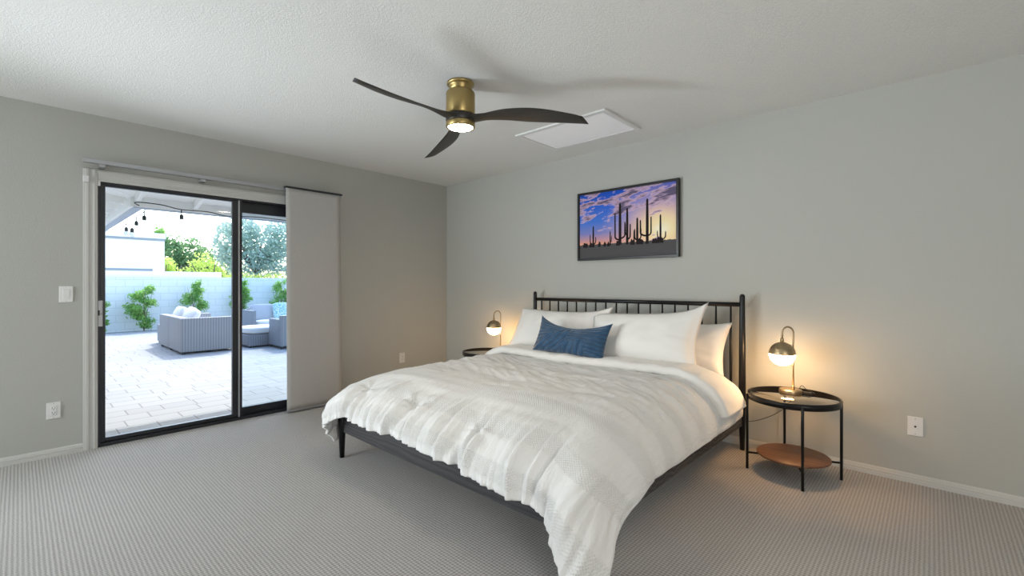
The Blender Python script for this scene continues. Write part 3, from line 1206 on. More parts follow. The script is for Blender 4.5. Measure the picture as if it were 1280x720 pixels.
# turned-back head edge: a thick roll lying over the comforter
NU2, NV2 = 230, 44
Pc, Uc = [], []
xa, xb = XL + AXL - 0.50, XRr - AXR + 0.44
for j in range(NV2 + 1):
    v = j / NV2
    row, ur = [], []
    for i in range(NU2 + 1):
        sxp = xa + (xb - xa) * i / NU2
        # section across the cuff: from under the pillows forward over the lip and back under
        f0 = -0.755 - 0.10 * math.exp(-((sxp - 2.45) / 0.5) ** 2) + 0.02 * noise.noise(Vector((sxp * 3, 0, 5)))
        f0 -= 0.10 * sstep(3.35, 3.75, sxp)
        bk = -0.40 + 0.04 * sstep(3.45, 3.7, sxp)
        th = 0.056 + 0.012 * noise.noise(Vector((sxp * 5, 1, 0)))
        if v < 0.7:
            s_ = v / 0.7
            yy_ = bk + (f0 + th / 2 - bk) * s_
            lf = th * sstep(0.0, 0.35, s_) * 0.85 + th * 0.15 + 0.006
        else:
            a = (v - 0.7) / 0.3 * PI
            yy_ = f0 + th / 2 - math.sin(a) * th / 2 * 1.1
            lf = th / 2 + math.cos(a) * th / 2 + 0.006
        P3 = Vector((sxp, yy_, 0))
        lf += 0.008 * noise.noise(P3 * 9) * (1 if v < 0.85 else 0.3) + 0.005 * noise.noise(Vector((sxp * 26, yy_ * 5, 2)))
        p, rho, ph = drape(sxp, yy_, 0.0)
        # outward direction on the roll-over
        x1_ = XRr - AXR
        x0_ = XL + AXL
        k = 0.0
        if sxp > x1_:
            k = min(1.0, (sxp - x1_) / 0.52)
            e = k * PI / 2
            p += Vector((math.sin(e), 0, math.cos(e))) * lf
        elif sxp < x0_:
            k = min(1.0, (x0_ - sxp) / 0.54)
            e = k * PI / 2
            p += Vector((-math.sin(e), 0, math.cos(e))) * lf
        else:
            p += Vector((0, 0, lf))
        row.append(p)
        ur.append((sxp, yy_ * 1.0 + v))
    Pc.append(row)
    Uc.append(ur)
cuff = grid_obj('turned_back_edge', Pc, Uc, M['sham'], comf)
sd = cuff.modifiers.new('thick', 'SOLIDIFY')
sd.thickness = 0.006


# ------------------------------------------------------------------ pillows
def pillow(name, label, bottom, w_, h_, th, lean, yaw=0.0, roll=0.0, pinch=0.06, material=None, seed=0, flange=0.0, sag=0.0, group=None, ears=(0.0, 0.0), n_=44, cat='pillow', pleats=False, bend=0.0):
    """stands on its lower long edge at `bottom`, leaning back by `lean` degrees"""
    def sec(side):
        Pp, Uu = [], []
        for j in range(n_ + 1):
            v = -1 + 2 * j / n_
            row, ur = [], []
            for i in range(n_ + 1):
                u = -1 + 2 * i / n_
                x_ = u * w_ / 2 * (1 - pinch * (1 - v * v))
                z_ = v * h_ / 2 * (1 - pinch * 1.5 * (1 - u * u))
                if ears:
                    z_ += ears[0 if u < 0 else 1] * max(0, v) * (abs(u) ** 6) * h_
                    x_ += ears[0 if u < 0 else 1] * 0.6 * max(0, v) * (abs(u) ** 6) * w_ * (1 if u > 0 else -1) * 0.4
                uu = min(1.0, abs(u) / (1 - flange))
                vv = min(1.0, abs(v) / (1 - flange))
                prof = (max(0, 1 - uu ** 2.6) * max(0, 1 - vv ** 2.6)) ** 0.48
                fat = 1.0 - 0.22 * v
                y_ = side * (th / 2 * prof * fat + 0.004 * (1 - max(abs(u), abs(v)) ** 24))
                k = Vector((x_ * 5 + seed * 3.7, z_ * 5, side * 2 + seed))
                wr = noise.noise(k) * 0.016 + noise.noise(k * 2.7) * 0.010 + 0.006 * (0.4 - abs(noise.noise(Vector((x_ * 6 + z_ * 9, z_ * 4 - x_ * 3, seed + side)))))
                edge = (max(abs(u), abs(v))) ** 3
                # creases running from the corners
                cr = noise.noise(Vector((math.atan2(z_, x_) * 9 + seed, 3.3, side))) * 0.010 * edge * prof
                ph_ = 0.0
                if pleats and side < 0:
                    # fan of sewn pleats meeting along a diagonal
                    d1 = v * 0.50 - u * 0.72 - 0.36
                    if d1 > 0:
                        ph_ = v * 0.95 - u * 0.22
                    elif u < 0.06 + 0.10 * v:
                        ph_ = u * 1.05 + 0.22 * v * v - 0.25 * v
                    elif v < -0.35 + 0.5 * (u - 0.1) and u < 0.55:
                        ph_ = u * 1.3 - 0.15 * v
                    else:
                        ph_ = v * 0.95 + (u - 0.12) * 0.10
                    y_ -= 0.0045 * abs(math.sin(ph_ * 15)) * prof ** 0.5
                y_ += (wr * prof + cr)
                y_ += bend * (u * u)
                z_ -= sag * (1 - u * u) * max(0, v) * h_
                row.append((x_, y_, z_ + h_ / 2))
                ur.append((ph_, 0.0 if side < 0 else 1.0) if pleats else (x_, z_))
            Pp.append(row)
            Uu.append(ur)
        return Pp, Uu
    F_, UF = sec(-1)
    B_, UB = sec(1)
    me = bpy.data.meshes.new(name)
    N1 = n_ + 1
    verts = [p for r_ in F_ for p in r_]
    nb = len(verts)
    idx = {}
    vb = []
    for j in range(N1):
        for i in range(N1):
            if i in (0, n_) or j in (0, n_):
                idx[(i, j)] = j * N1 + i
            else:
                idx[(i, j)] = nb + len(vb)
                vb.append(B_[j][i])
    verts += vb
    faces = []
    for j in range(n_):
        for i in range(n_):
            faces.append((j * N1 + i, j * N1 + i + 1, (j + 1) * N1 + i + 1, (j + 1) * N1 + i))
            faces.append((idx[(i, j)], idx[(i, j + 1)], idx[(i + 1, j + 1)], idx[(i + 1, j)]))
    me.from_pydata(verts, [], faces)
    ul = me.uv_layers.new(name='UVMap')
    for p in me.polygons:
        for li in p.loop_indices:
            vi = me.loops[li].vertex_index
            co_ = me.vertices[vi].co
            if pleats:
                ul.data[li].uv = UF[vi // N1][vi % N1] if vi < nb else (0.1, 1.0)
            else:
                ul.data[li].uv = (co_.x, co_.z)
        p.use_smooth = True
    me.materials.append(material)
    o = bpy.data.objects.new(name, me)
    COL.objects.link(o)
    o.matrix_world = Matrix.Translation(bottom) @ Matrix.Rotation(R(yaw), 4, 'Z') @ Matrix.Rotation(R(-lean), 4, 'X') @ Matrix.Rotation(R(roll), 4, 'Y')
    tag(o, label, cat, group)
    return o


GP = 'white pillows at the headboard'
pillow('pillow', 'plain white sleeping pillow behind the left sham, only its top right corner showing', (2.22, -0.29, 0.567), 0.92, 0.42, 0.18, 24, material=M['white_cotton'], seed=1, group=GP)
pillow('pillow', 'plain white sleeping pillow behind the right sham, sticking out at its right', (3.10, -0.30, 0.567), 0.96, 0.41, 0.19, 22, material=M['white_cotton'], seed=2, group=GP, ears=(0.0, 0.05))
pillow('pillow_sham', 'white pillow sham on the left, behind the blue lumbar pillow', (2.09, -0.50, 0.630), 1.04, 0.45, 0.21, 30, 0, 0, 0.05, M['sham'], 3, 0.06, 0.03, GP, (-0.03, 0.12))
pillow('pillow_sham', 'large white pillow sham on the right with pointed top right corner', (2.99, -0.54, 0.618), 0.96, 0.455, 0.23, 24, 0, -3, 0.06, M['sham'], 4, 0.06, 0.0, GP, (-0.10, 0.16))
pillow('lumbar_pillow', 'blue pleated velvet lumbar pillow in front of the white shams', (2.475, -0.76, 0.665), 0.72, 0.31, 0.14, 24, 0, 2, 0.06, M['velvet'], 5, 0.0, 0.20, None, (0.06, 0.03), 110, 'pillow', True)

# ------------------------------------------------------------------ nightstands and lamps
def make_table():
    t_ = thing('nightstand', 'round glass topped nightstand with walnut shelf right of the bed', 'nightstand', (4.03, -0.355, 0), 0, None)
    b = MB()
    Rr = 0.266
    b.lathe([(Rr - 0.008, 0.483), (Rr, 0.483), (Rr, 0.522), (Rr - 0.008, 0.522)], n=64, cap0=False, cap1=False)
    rows = None
    b2 = b
    b2.lathe([(Rr - 0.008, 0.522), (Rr - 0.008, 0.483)], n=64, cap0=False, cap1=False)
    b2.build('rim', M['black'], t_)
    MB().lathe([(0.001, 0.512), (Rr - 0.009, 0.512), (Rr - 0.009, 0.519), (0.001, 0.519)], n=64).build('glass_top', M['table_glass'], t_)
    an = [R(201.8 + 90 * k) for k in range(4)]
    for a in an:
        cx_, cy_ = (Rr + 0.004) * math.cos(a), (Rr + 0.004) * math.sin(a)
        MB().lathe([(0.0085, 0.0), (0.0085, 0.503), (0.006, 0.508), (0.001, 0.509)], (cx_, cy_, 0), 14).build('leg', M['black'], t_)
    MB().lathe([(0.001, 0.116), (0.208, 0.116), (0.212, 0.119), (0.212, 0.127), (0.209, 0.130), (0.001, 0.130)], n=64).build('shelf', M['walnut'], t_, smooth=None)
    for a in an:
        c_, s_ = math.cos(a), math.sin(a)
        MB().tube([(0.12 * c_, 0.12 * s_, 0.109), ((Rr + 0.004) * c_, (Rr + 0.004) * s_, 0.109)], 0.0065, 10).build('stretcher', M['black'], t_)
    return t_


def make_lamp(loc, label, arm_dir, cord_pts, sw):
    t_ = thing('table_lamp', label, 'lamp', loc, 0, 'brass globe lamps on the nightstands')
    MB().lathe([(0.001, 0.0), (0.066, 0.0), (0.068, 0.002), (0.068, 0.024), (0.066, 0.027), (0.001, 0.027)], n=48).build('base', M['lamp_brass'], t_)
    ad = Vector((arm_dir[0], arm_dir[1], 0)).normalized()
    p0 = Vector((0.012, 0.02, 0))
    b = MB()
    b.tube([p0 + Vector((0, 0, 0.026)), p0 + Vector((0, 0, 0.048))], 0.0095, 16)
    r_ = 0.036
    top = 0.405
    pts = [p0 + Vector((0, 0, 0.045)), p0 + Vector((0, 0, 0.2)), p0 + Vector((0, 0, top - 0.04))]
    for i in range(15):
        a = PI * i / 14
        pts.append(p0 + ad * (r_ - r_ * math.cos(a)) + Vector((0, 0, top + r_ * math.sin(a) * 1.15)))
    pts.append(p0 + ad * 2 * r_ + Vector((0, 0, 0.36)))
    b.tube(pts, 0.0055, 12)
    b.build('pole', M['lamp_brass'], t_)
    g = p0 + ad * 2 * r_
    zc = 0.263
    rg = 0.080
    MB().lathe([(0.009, zc + rg + 0.026), (0.011, zc + rg + 0.022), (0.011, zc + rg + 0.002), (0.006, zc + rg - 0.002)], g, 20).build('socket_cap', M['lamp_brass'], t_)
    MB().lathe([(max(0.002, (rg + 0.001) * math.sin(R(90) * i / 16)), zc + (rg + 0.001) * math.cos(R(90) * i / 16)) for i in range(17)] +
               [((rg - 0.003) * math.sin(R(90) * i / 16), zc + (rg - 0.003) * math.cos(R(90) * i / 16)) for i in range(16, 0, -1)], g, 48).build('dome_shade', M['lamp_brass'], t_)
    MB().lathe([(max(0.002, (rg - 0.001) * math.sin(R(i))), zc + (rg - 0.001) * math.cos(R(i))) for i in range(90, 181, 5)], g, 48).build('glass_globe', M['globe'], t_)
    if cord_pts:
        cb = MB()
        cb.tube(cord_pts, 0.0022, 8)
        cd = cb.build('cord', M['dark_plastic'], t_)
        if sw:
            MB().box((sw[0] - 0.026, sw[1] - 0.010, sw[2]), (sw[0] + 0.026, sw[1] + 0.010, sw[2] + 0.016), 0.004).build('cord_switch', M['dark_plastic'], cd, smooth=False)
    return t_


tab = make_table()
tab2 = copy_tree(tab)
tab2.location = (1.10, -0.33, 0)
tab2['label'] = 'round glass topped nightstand left of the bed, mostly hidden behind the comforter'
tab['group'] = tab2['group'] = 'nightstands beside the bed'
tz = 0.5195


def spl(pts, n_=8):
    pts = [Vector(p) for p in pts]
    out_ = []
    for i in range(len(pts) - 1):
        p0, p1, p2, p3 = pts[max(0, i - 1)], pts[i], pts[i + 1], pts[min(len(pts) - 1, i + 2)]
        for k in range(n_):
            s_ = k / n_
            out_.append(0.5 * ((2 * p1) + (-p0 + p2) * s_ + (2 * p0 - 5 * p1 + 4 * p2 - p3) * s_ ** 2 + (-p0 + 3 * p1 - 3 * p2 + p3) * s_ ** 3))
    out_.append(pts[-1])
    return out_


cordr = spl([(0.066, 0.01, 0.010), (0.10, 0.035, 0.006), (0.125, 0.06, 0.006), (0.11, 0.10, 0.006), (0.06, 0.17, 0.008), (0.02, 0.235, 0.014), (-0.02, 0.262, -0.06), (-0.12, 0.265, -0.20), (-0.28, 0.262, -0.30), (-0.42, 0.262, -0.33)])
make_lamp((4.005, -0.295, tz), 'lit brass globe lamp on the right nightstand', (-0.78, -0.62), cordr, (0.092, 0.028, 0.0015))
make_lamp((1.235, -0.285, tz), 'lit brass globe lamp on the left nightstand, beyond the bed', (-0.78, -0.62), None, None)

# ------------------------------------------------------------------ outdoors: ground, walls, eaves
GZ = -0.05
b = MB().box((-11.55, -14, GZ - 0.1), (-WT, 14, GZ))
struct(b.build('patio', M['pavers']), 'pale concrete paver patio outside the glass door')
b = MB().box((-40, -30, GZ - 0.2), (-11.55, 30, GZ - 0.02))
struct(b.build('ground_beyond', M['gravel']), 'dark gravel bed along the block wall')
b = MB().box((-12.2, -14, GZ - 0.1), (-12.0, 14, 1.485))
struct(b.build('wall_garden', M['block']), 'pale painted block wall at the end of the patio')
b = MB().box((-12.6, -14, GZ - 0.1), (-12.35, 0.66, 1.655))
struct(b.build('wall_neighbour', M['white_paint']), 'white wall top rising behind the block wall')


def zd(dx):
    return 2.30 + 0.20 * dx


# eave over the patio along the bedroom wall, with exposed rafters
b = MB()
EX = -2.30
EY0 = -2.93
b.rings([[(EX - 0.02, EY0, zd(0)), (EX - 0.02, 9, zd(0)), (EX - 0.02, 9, zd(0) + 0.05), (EX - 0.02, EY0, zd(0) + 0.05)],
         [(0.0, EY0 - 2.3, zd(2.3)), (0.0, 9, zd(2.3)), (0.0, 9, zd(2.3) + 0.05), (0.0, EY0 - 2.3, zd(2.3) + 0.05)]], True, True, True)
for p in b.bm.faces:
    p.smooth = False
struct(b.build('porch_roof', M['eave_white'], smooth=False), 'white board roof of the patio eave')
rf = bpy.data.objects.new('porch_rafters', None)
COL.objects.link(rf)
rf.location = (0, 0, 0)
struct(rf, 'white rafters under the patio eave')
for i in range(-2, 12):
    yy_ = -2.87 + 0.585 * i
    v0 = max(0.02, EY0 - yy_ + 0.03)
    b = MB()
    b.rings([[(EX + v0, yy_ - 0.022, zd(v0) - 0.075), (EX + v0, yy_ + 0.022, zd(v0) - 0.075), (EX + v0, yy_ + 0.022, zd(v0) + 0.01), (EX + v0, yy_ - 0.022, zd(v0) + 0.01)],
             [(-0.17, yy_ - 0.022, zd(2.13) - 0.13), (-0.17, yy_ + 0.022, zd(2.13) - 0.13), (-0.17, yy_ + 0.022, zd(2.13) + 0.01), (-0.17, yy_ - 0.022, zd(2.13) + 0.01)]])
    b.build('rafter', M['eave_white'], rf, smooth=False)
# wing eave going out from the house on the left
b = MB()
b.rings([[(-9, EY0 + 0.02, zd(0)), (EX, EY0 + 0.02, zd(0)), (EX, EY0 + 0.02, zd(0) + 0.05), (-9, EY0 + 0.02, zd(0) + 0.05)],
         [(-9, EY0 - 2.3, zd(2.3)), (0, EY0 - 2.3, zd(2.3)), (0, EY0 - 2.3, zd(2.3) + 0.05), (-9, EY0 - 2.3, zd(2.3) + 0.05)]])
struct(b.build('wing_roof', M['eave_white'], smooth=False), 'white board roof of the left wing eave')
for i in range(-2, 12):
    xx_ = EX - 0.25 - 0.55 * i
    v0 = max(0.02, xx_ - EX + 0.03)
    b = MB()
    b.rings([[(xx_ - 0.022, EY0 - v0, zd(v0) - 0.075), (xx_ + 0.022, EY0 - v0, zd(v0) - 0.075), (xx_ + 0.022, EY0 - v0, zd(v0) + 0.01), (xx_ - 0.022, EY0 - v0, zd(v0) + 0.01)],
             [(xx_ - 0.022, EY0 - 1.9, zd(1.9) - 0.13), (xx_ + 0.022, EY0 - 1.9, zd(1.9) - 0.13), (xx_ + 0.022, EY0 - 1.9, zd(1.9) + 0.01), (xx_ - 0.022, EY0 - 1.9, zd(1.9) + 0.01)]])
    b.build('rafter', M['eave_white'], rf, smooth=False)
b = MB().box((-9, EY0 - 2.1, GZ), (-0.17, EY0 - 1.9, 2.85))
struct(b.build('wall_wing', M['stucco']), 'white stucco wall of the left wing')
b = MB().box((EX - 0.035, EY0, 2.19), (EX, 9, 2.345))
b.box((-9, EY0, 2.19), (EX - 0.035, EY0 + 0.035, 2.345))
struct(b.build('fascia', M['eave_white'], smooth=False), 'white fascia board along the patio eaves')
b = MB().box((EX - 0.13, EY0 + 0.12, 2.175), (EX - 0.035, 9, 2.31), 0.01)
b.box((-9, EY0 + 0.035, 2.175), (EX - 0.035, EY0 + 0.13, 2.31), 0.01)
struct(b.build('gutter', M['gutter'], smooth=False), 'blue grey gutter along the patio eaves')

# string lights along the fascia
sx_ = EX + 0.05
st = thing('string_light', 'black string of clear bulbs hung along the white patio eaves', 'string lights', (sx_, EY0 + 0.05, 2.22))
so = Vector((sx_, EY0 + 0.05, 2.22))
run = [(-5.2, EY0 + 0.16, 2.15), (-4.4, EY0 + 0.16, 2.17), (-3.8, EY0 + 0.16, 2.13), (-3.3, EY0 + 0.16, 2.19), (-3.0, EY0 + 0.16, 2.15), (-2.45, EY0 + 0.16, 2.18), (-2.22, EY0 + 0.03, 2.225),
       (-2.22, -2.66, 2.23), (-2.22, -2.445, 2.195), (-2.22, -2.16, 2.20), (-2.22, -1.93, 2.17), (-2.22, -1.59, 2.195), (-2.22, -1.22, 2.19), (-2.22, -0.6, 2.17), (-2.22, 0.2, 2.19)]
cb = MB()
cb.tube([Vector(p) - so for p in spl(run, 6)], 0.006, 6)
cb.build('cord', M['dark_plastic'], st)
sk0 = None
for p in ((-2.50, EY0 + 0.16, 2.165), (-3.06, EY0 + 0.16, 2.15), (-3.40, EY0 + 0.16, 2.085), (-3.9, EY0 + 0.16, 2.14), (-2.22, -2.445, 2.185), (-2.22, -1.80, 2.175), (-2.22, -0.95, 2.175)):
    if sk0 is None:
        b = MB()
        b.tube([(0, 0, 0.01), (0, 0, -0.07)], 0.006, 6)
        b.lathe([(0.012, -0.050), (0.021, -0.060), (0.023, -0.105), (0.020, -0.110)], (0, 0, 0), 14)
        sk0 = b.build('lamp_holder', M['dark_plastic'], st)
        sk0.location = Vector(p) - so
        bb = MB().lathe([(0.018, -0.109), (0.024, -0.120), (0.032, -0.138), (0.033, -0.150), (0.026, -0.168), (0.010, -0.176), (0.001, -0.177)], (0, 0, 0), 16)
        bb.build('bulb', M['bulb_glass'], sk0)
    else:
        c_ = copy_tree(sk0, st)
        c_.location = Vector(p) - so

# neighbour's house
nh = thing('neighbour_house', 'white flat roofed house rising behind the block wall', 'house', (-19, -3.2, GZ))
b = MB().box((-3, -4.5, 0), (3, 3.0, 2.98))
b.build('walls', M['white_paint'], nh, smooth=False)
b = MB().box((-3.05, -4.55, 2.98), (3.06, 3.03, 3.17))
b.build('parapet', M['white_paint'], nh, smooth=False)
b = MB().box((-3.02, -4.52, 2.90), (3.045, 3.012, 2.985))
b.build('roof_band', M['grey_band'], nh, smooth=False)
b = MB().box((2.9, -3.8, 1.78), (3.02, 2.65, 1.88))
b.build('lower_band', M['grey_band'], nh, smooth=False)


# ------------------------------------------------------------------ planting
def foliage(name, parent, blobs, n_, size, material, seed, shell=0.35, aspect=0.45):
    g = np.random.default_rng(seed)
    vol = np.array([bx[3] * bx[4] * bx[5] for bx in blobs])
    pr = vol ** 0.7
    pr = pr / pr.sum()
    which = g.choice(len(blobs), n_, p=pr)
    B = np.array(blobs)[which]
    d = g.normal(size=(n_, 3))
    d /= np.linalg.norm(d, axis=1)[:, None]
    rr = (shell + (1 - shell) * g.random(n_)) ** 0.6
    lump = 1 + 0.22 * np.sin(d[:, 0] * 7 + B[:, 0]) * np.sin(d[:, 2] * 6 + B[:, 1] * 3)
    c = B[:, :3] + d * B[:, 3:6] * (rr * lump)[:, None]
    a = g.normal(size=(n_, 3))
    a /= np.linalg.norm(a, axis=1)[:, None]
    q_ = np.cross(a, g.normal(size=(n_, 3)))
    q_ /= np.linalg.norm(q_, axis=1)[:, None]
    s_ = size * (0.6 + 0.8 * g.random(n_))[:, None]
    V = np.stack([c - a * s_, c + q_ * s_ * aspect, c + a * s_, c - q_ * s_ * aspect], axis=1).reshape(-1, 3)
    F = [(4 * i, 4 * i + 1, 4 * i + 2, 4 * i + 3) for i in range(n_)]
    me = bpy.data.meshes.new(name)
    me.from_pydata(V.tolist(), [], F)
    me.materials.append(material)
    o = bpy.data.objects.new(name, me)
    COL.objects.link(o)
    o.parent = parent
    return o


def stems(parent, h_, spread, n_, r_, seed, name='stem'):
    rd = random.Random(seed)
    b = MB()
    for k in range(n_):
        a = rd.random() * 2 * PI
        e = spread * rd.random()
        b.tube([(0, 0, -0.02), (e * .3 * math.cos(a), e * .3 * math.sin(a), h_ * .4), (e * math.cos(a), e * math.sin(a), h_ * (0.7 + 0.3 * rd.random()))], [r_, r_ * .8, r_ * .3], 6)
    return b.build(name, M['bark'], parent)


def shrub(y_, h_, label, seed, wd=1.0, x_=-11.60):
    t_ = thing('shrub', label, 'shrub', (x_, y_, GZ), 0, 'young shrubs along the block wall')
    rd = random.Random(seed)
    bl_ = []
    for k in range(16):
        f_ = 0.10 + 0.86 * k / 15
        ww = wd * 0.27 * (0.45 + 0.75 * math.sin(PI * min(1, f_ * 0.95)) ** 0.8)
        bl_.append((rd.uniform(-.35, .35) * ww, rd.uniform(-.75, .75) * ww, h_ * f_, ww * .45, ww * .60, h_ * .085))
    foliage('foliage', t_, bl_, 2600, 0.036, M['leaf_shrub'], seed, 0.05)
    stems(t_, h_ * 0.95, 0.25 * wd, 7, 0.010, seed)


shrub(-1.44, 1.26, 'green leafy shrub at the block wall left of the wicker sofa', 21, 1.15)
shrub(-0.25, 1.42, 'green leafy shrub at the block wall behind the wicker sofa', 22, 0.95)
shrub(1.06, 1.52, 'green leafy shrub at the block wall just right of the door mullion', 23, 0.95)
shrub(2.22, 1.46, 'grey green leafy shrub at the block wall beside the blind', 24, 1.1)
shrub(-2.42, 1.05, 'green shrub at the block wall half hidden by the left door stile', 25, 0.75)


def tree(name, label, x_, y_, blobs, n_, size, material, seed, trunk=0.12, th=1.5):
    t_ = thing(name, label, 'tree', (x_, y_, GZ), 0, 'trees beyond the block wall')
    foliage('foliage', t_, blobs, n_, size, material, seed, 0.25)
    b = MB()
    b.tube([(0, 0, -0.1), (0.05, 0.08, th * .5), (0, 0, th)], [trunk, trunk * .8, trunk * .6], 8)
    for k in range(6):
        a = k * 1.05
        b.tube([(0, 0, th * .9), (0.4 * math.cos(a), 0.5 * math.sin(a), th + .5), (0.7 * math.cos(a), 0.9 * math.sin(a), th + 1.2)], [trunk * .5, trunk * .35, trunk * .15], 6)
    b.build('trunk', M['bark'], t_)


tree('tree', 'dark green round tree beside the white house', -24, 2.15, [(0, -.75, 2.85, .9, .75, .75), (0, 0.05, 2.9, 1.0, .95, .95), (0, .75, 2.6, .9, .7, .8), (0, -.4, 2.0, .9, .9, .6), (0, -.9, 3.4, .5, .5, .45), (0, .2, 2.0, .9, 1.0, .6)], 4200, 0.10, M['leaf_dark'], 31)
tree('tree', 'small treetop peeking over the white house roof', -26.6, 1.45, [(0, 0, 4.05, .5, .30, .45), (0, -.2, 3.8, .4, .28, .4)], 700, 0.09, M['leaf_shrub'], 32, th=2.8)
tree('tree', 'bright yellow green bush above the middle of the block wall', -19.3, 2.05, [(0, -.25, 1.9, .8, .62, .80), (0, .55, 1.85, .8, .55, .78), (0, -.95, 1.55, .6, .40, .55), (0, .2, 1.4, .9, 1.0, .7), (0, 1.0, 2.0, .6, .4, .6)], 3800, 0.065, M['leaf_bright'], 33, th=1.0)
tree('tree', 'yellow green bush beside the dark tree next to the white house', -21, 0.62, [(0, .15, 2.15, .5, .32, .40), (0, .25, 1.7, .5, .4, .5)], 900, 0.07, M['leaf_bright'], 35, th=1.0)
tree('tree', 'tall silvery green olive tree seen through the right glass', -17, 3.2, [(0, -1.2, 3.2, .9, .42, .85), (0, -.55, 3.6, 1.0, .75, .75), (0, .3, 3.1, 1.2, .95, 1.0), (0, 1.15, 3.5, 1.0, .85, .85), (0, -.3, 2.3, 1.2, 1.1, .8), (0, 1.0, 2.4, 1.1, 1.0, .8), (0, -1.1, 2.6, .6, .45, .5)], 7500, 0.085, M['leaf_olive'], 34, 0.16, 2.0)
hg = thing('hedge', 'low yellow green hedge right behind the block wall', 'hedge', (-13.6, 2.6, GZ), 0)
foliage('foliage', hg, [(0, -1.5 + .45 * k, 1.42, .3, .38, .34 + .05 * math.sin(k * 2.1)) for k in range(9)], 3000, 0.045, M['leaf_hedge'], 36)
stems(hg, 1.3, 0.8, 9, 0.015, 36)

# ------------------------------------------------------------------ patio furniture
def cushion(name, label, c_, d, rot=(0, 0, 0), material=None, cat='cushion', puff=0.35, group=None):
    """soft box: rounded cube of size d centred at c_"""
    bm = bmesh.new()
    bmesh.ops.create_cube(bm, size=1.0)
    bmesh.ops.subdivide_edges(bm, edges=bm.edges[:], cuts=7, use_grid_fill=True)
    for v in bm.verts:
        p = v.co * 2
        q_ = [math.copysign(abs(k) ** 1.0, k) for k in p]
        # pull towards a superellipsoid
        n_ = (abs(p.x) ** 6 + abs(p.y) ** 6 + abs(p.z) ** 6) ** (1 / 6)
        s_ = p / max(1e-6, n_)
        ax = min(range(3), key=lambda k: d[k])
        o_ = [k for k in range(3) if k != ax]
        bul = 1 + puff * (1 - s_[o_[0]] ** 2) * (1 - s_[o_[1]] ** 2)
        s_[ax] *= bul / (1 + puff)
        v.co = Vector((s_.x * d[0] / 2, s_.y * d[1] / 2, s_.z * d[2] / 2))
    for f in bm.faces:
        f.smooth = True
    me = bpy.data.meshes.new(name)
    bm.to_mesh(me)
    bm.free()
    me.materials.append(material)
    o = bpy.data.objects.new(name, me)
    COL.objects.link(o)
    o.location = c_
    o.rotation_euler = rot
    tag(o, label, cat, group)
    return o


def wbox(parent, name, lo, hi, bev=0.018):
    return MB().box(lo, hi, bev, 3).build(name, M['wicker'], parent, smooth=False)


def feet(parent, pts):
    for (a, c_) in pts:
        MB().box((a - .025, c_ - .025, 0), (a + .025, c_ + .025, 0.05), 0.004).build('foot', M['dark_plastic'], parent, smooth=False)


# near sofa: its end and back turned to the house
sf = thing('wicker_sofa', 'grey wicker sofa on the patio with its end turned to the door', 'sofa', (-6.5, -1.35, GZ))
SFX = -0.88
wbox(sf, 'back', (SFX, -0.45, 0.04), (0.0, -0.30, 0.68))
wbox(sf, 'back', (0.0, -0.45, 0.04), (0.862, -0.30, 0.68))
wbox(sf, 'arm', (0.86, -0.455, 0.04), (1.0, 0.46, 0.675))
wbox(sf, 'arm', (SFX, -0.302, 0.04), (SFX + 0.14, 0.46, 0.665))
wbox(sf, 'seat_base', (SFX + 0.13, -0.302, 0.04), (0.862, 0.44, 0.30))
feet(sf, [(SFX + .05, -.40), (.95, -.40), (SFX + .05, .41), (.95, .41), (0, -.40)])
cushion('seat_cushion', 'pale seat cushion of the wicker sofa nearest the door', (-6.05, -1.27, GZ + 0.375), (0.80, 0.70, 0.15), (0, 0, 0), M['outdoor_cushion'])
cushion('seat_cushion', 'pale seat cushion at the far end of the wicker sofa', (-6.85, -1.27, GZ + 0.375), (0.76, 0.70, 0.15), (0, 0, 0), M['outdoor_cushion'])
cushion('back_pillow', 'white back pillow flopped over the wicker sofa back, nearest the door', (-6.30, -1.50, GZ + 0.615), (0.60, 0.20, 0.46), (R(-28), R(8), 0), M['outdoor_cushion'], 'pillow', 0.6)
cushion('back_pillow', 'white back pillow at the far end of the wicker sofa back', (-6.92, -1.56, GZ + 0.62), (0.60, 0.20, 0.46), (R(-22), 0, 0), M['outdoor_cushion'], 'pillow', 0.6)
ws = thing('wicker_side_table', 'low wicker side table at the far end of the sofa', 'side table', (-7.80, -1.45, GZ))
wbox(ws, 'body', (-0.3, -0.27, 0.04), (0.3, 0.27, 0.42))
feet(ws, [(-.25, -.22), (.25, -.22), (.25, .22), (-.25, .22)])

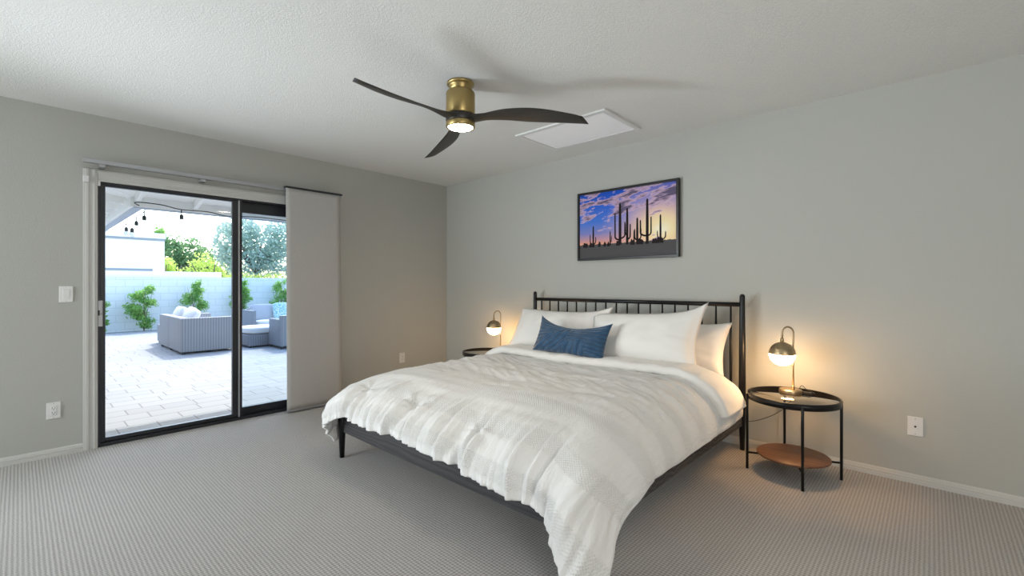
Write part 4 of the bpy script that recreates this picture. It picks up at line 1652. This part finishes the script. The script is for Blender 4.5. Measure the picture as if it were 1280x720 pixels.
ot = thing('wicker_ottoman', 'grey wicker ottoman base on the patio in front of the far sofa', 'ottoman', (-5.97, -0.16, GZ))
wbox(ot, 'body', (-0.37, -0.48, 0.03), (0.37, 0.48, 0.27))
feet(ot, [(-.32, -.43), (.32, -.43), (.32, .43), (-.32, .43)])
cushion('ottoman_cushion', 'thick cream cushion on top of the wicker ottoman', (-5.97, -0.16, GZ + 0.345), (0.76, 0.98, 0.165), (0, 0, 0), M['outdoor_cushion'], puff=0.12)

s2 = thing('wicker_sofa', 'grey wicker sofa on the far side of the patio facing the house', 'sofa', (-8.3, 1.2, GZ))
wbox(s2, 'arm', (-0.4, -1.03, 0.04), (0.4, -0.94, 0.65))
wbox(s2, 'arm', (-0.4, 0.94, 0.04), (0.4, 1.03, 0.65))
wbox(s2, 'back', (-0.4, -0.942, 0.04), (-0.28, 0.942, 0.68))
wbox(s2, 'seat_base', (-0.282, -0.942, 0.04), (0.38, 0.942, 0.26))
feet(s2, [(-.35, -.98), (.35, -.98), (.35, .98), (-.35, .98)])
cushion('seat_cushion', 'pale seat cushion on the left half of the far patio sofa', (-8.22, 0.74, GZ + 0.325), (0.62, 0.92, 0.14), (0, 0, 0), M['outdoor_cushion'])
cushion('seat_cushion', 'pale seat cushion on the right half of the far patio sofa', (-8.22, 1.67, GZ + 0.325), (0.62, 0.92, 0.14), (0, 0, 0), M['outdoor_cushion'])
cushion('back_pillow', 'grey back pillow on the far patio sofa next to its arm', (-8.40, 0.58, GZ + 0.58), (0.17, 0.60, 0.42), (0, R(-14), R(4)), M['grey_cushion'], 'pillow', 0.6)
cushion('throw_pillow', 'teal patterned throw pillow on the far patio sofa', (-8.27, 1.02, GZ + 0.60), (0.15, 0.46, 0.44), (0, R(-14), 0), M['teal_glass'], 'pillow', 0.6)

ac = thing('wicker_armchair', 'grey wicker armchair on the patio half hidden by the blind', 'armchair', (-5.28, 0.16, GZ))
wbox(ac, 'back', (0.27, -0.42, 0.05), (0.38, 0.42, 0.68))
wbox(ac, 'arm', (-0.28, -0.42, 0.05), (0.272, -0.33, 0.60))
wbox(ac, 'arm', (-0.28, 0.33, 0.05), (0.272, 0.42, 0.60))
wbox(ac, 'seat_base', (-0.27, -0.332, 0.06), (0.272, 0.332, 0.30))
feet(ac, [(-.25, -.38), (.34, -.38), (.34, .38), (-.25, .38)])
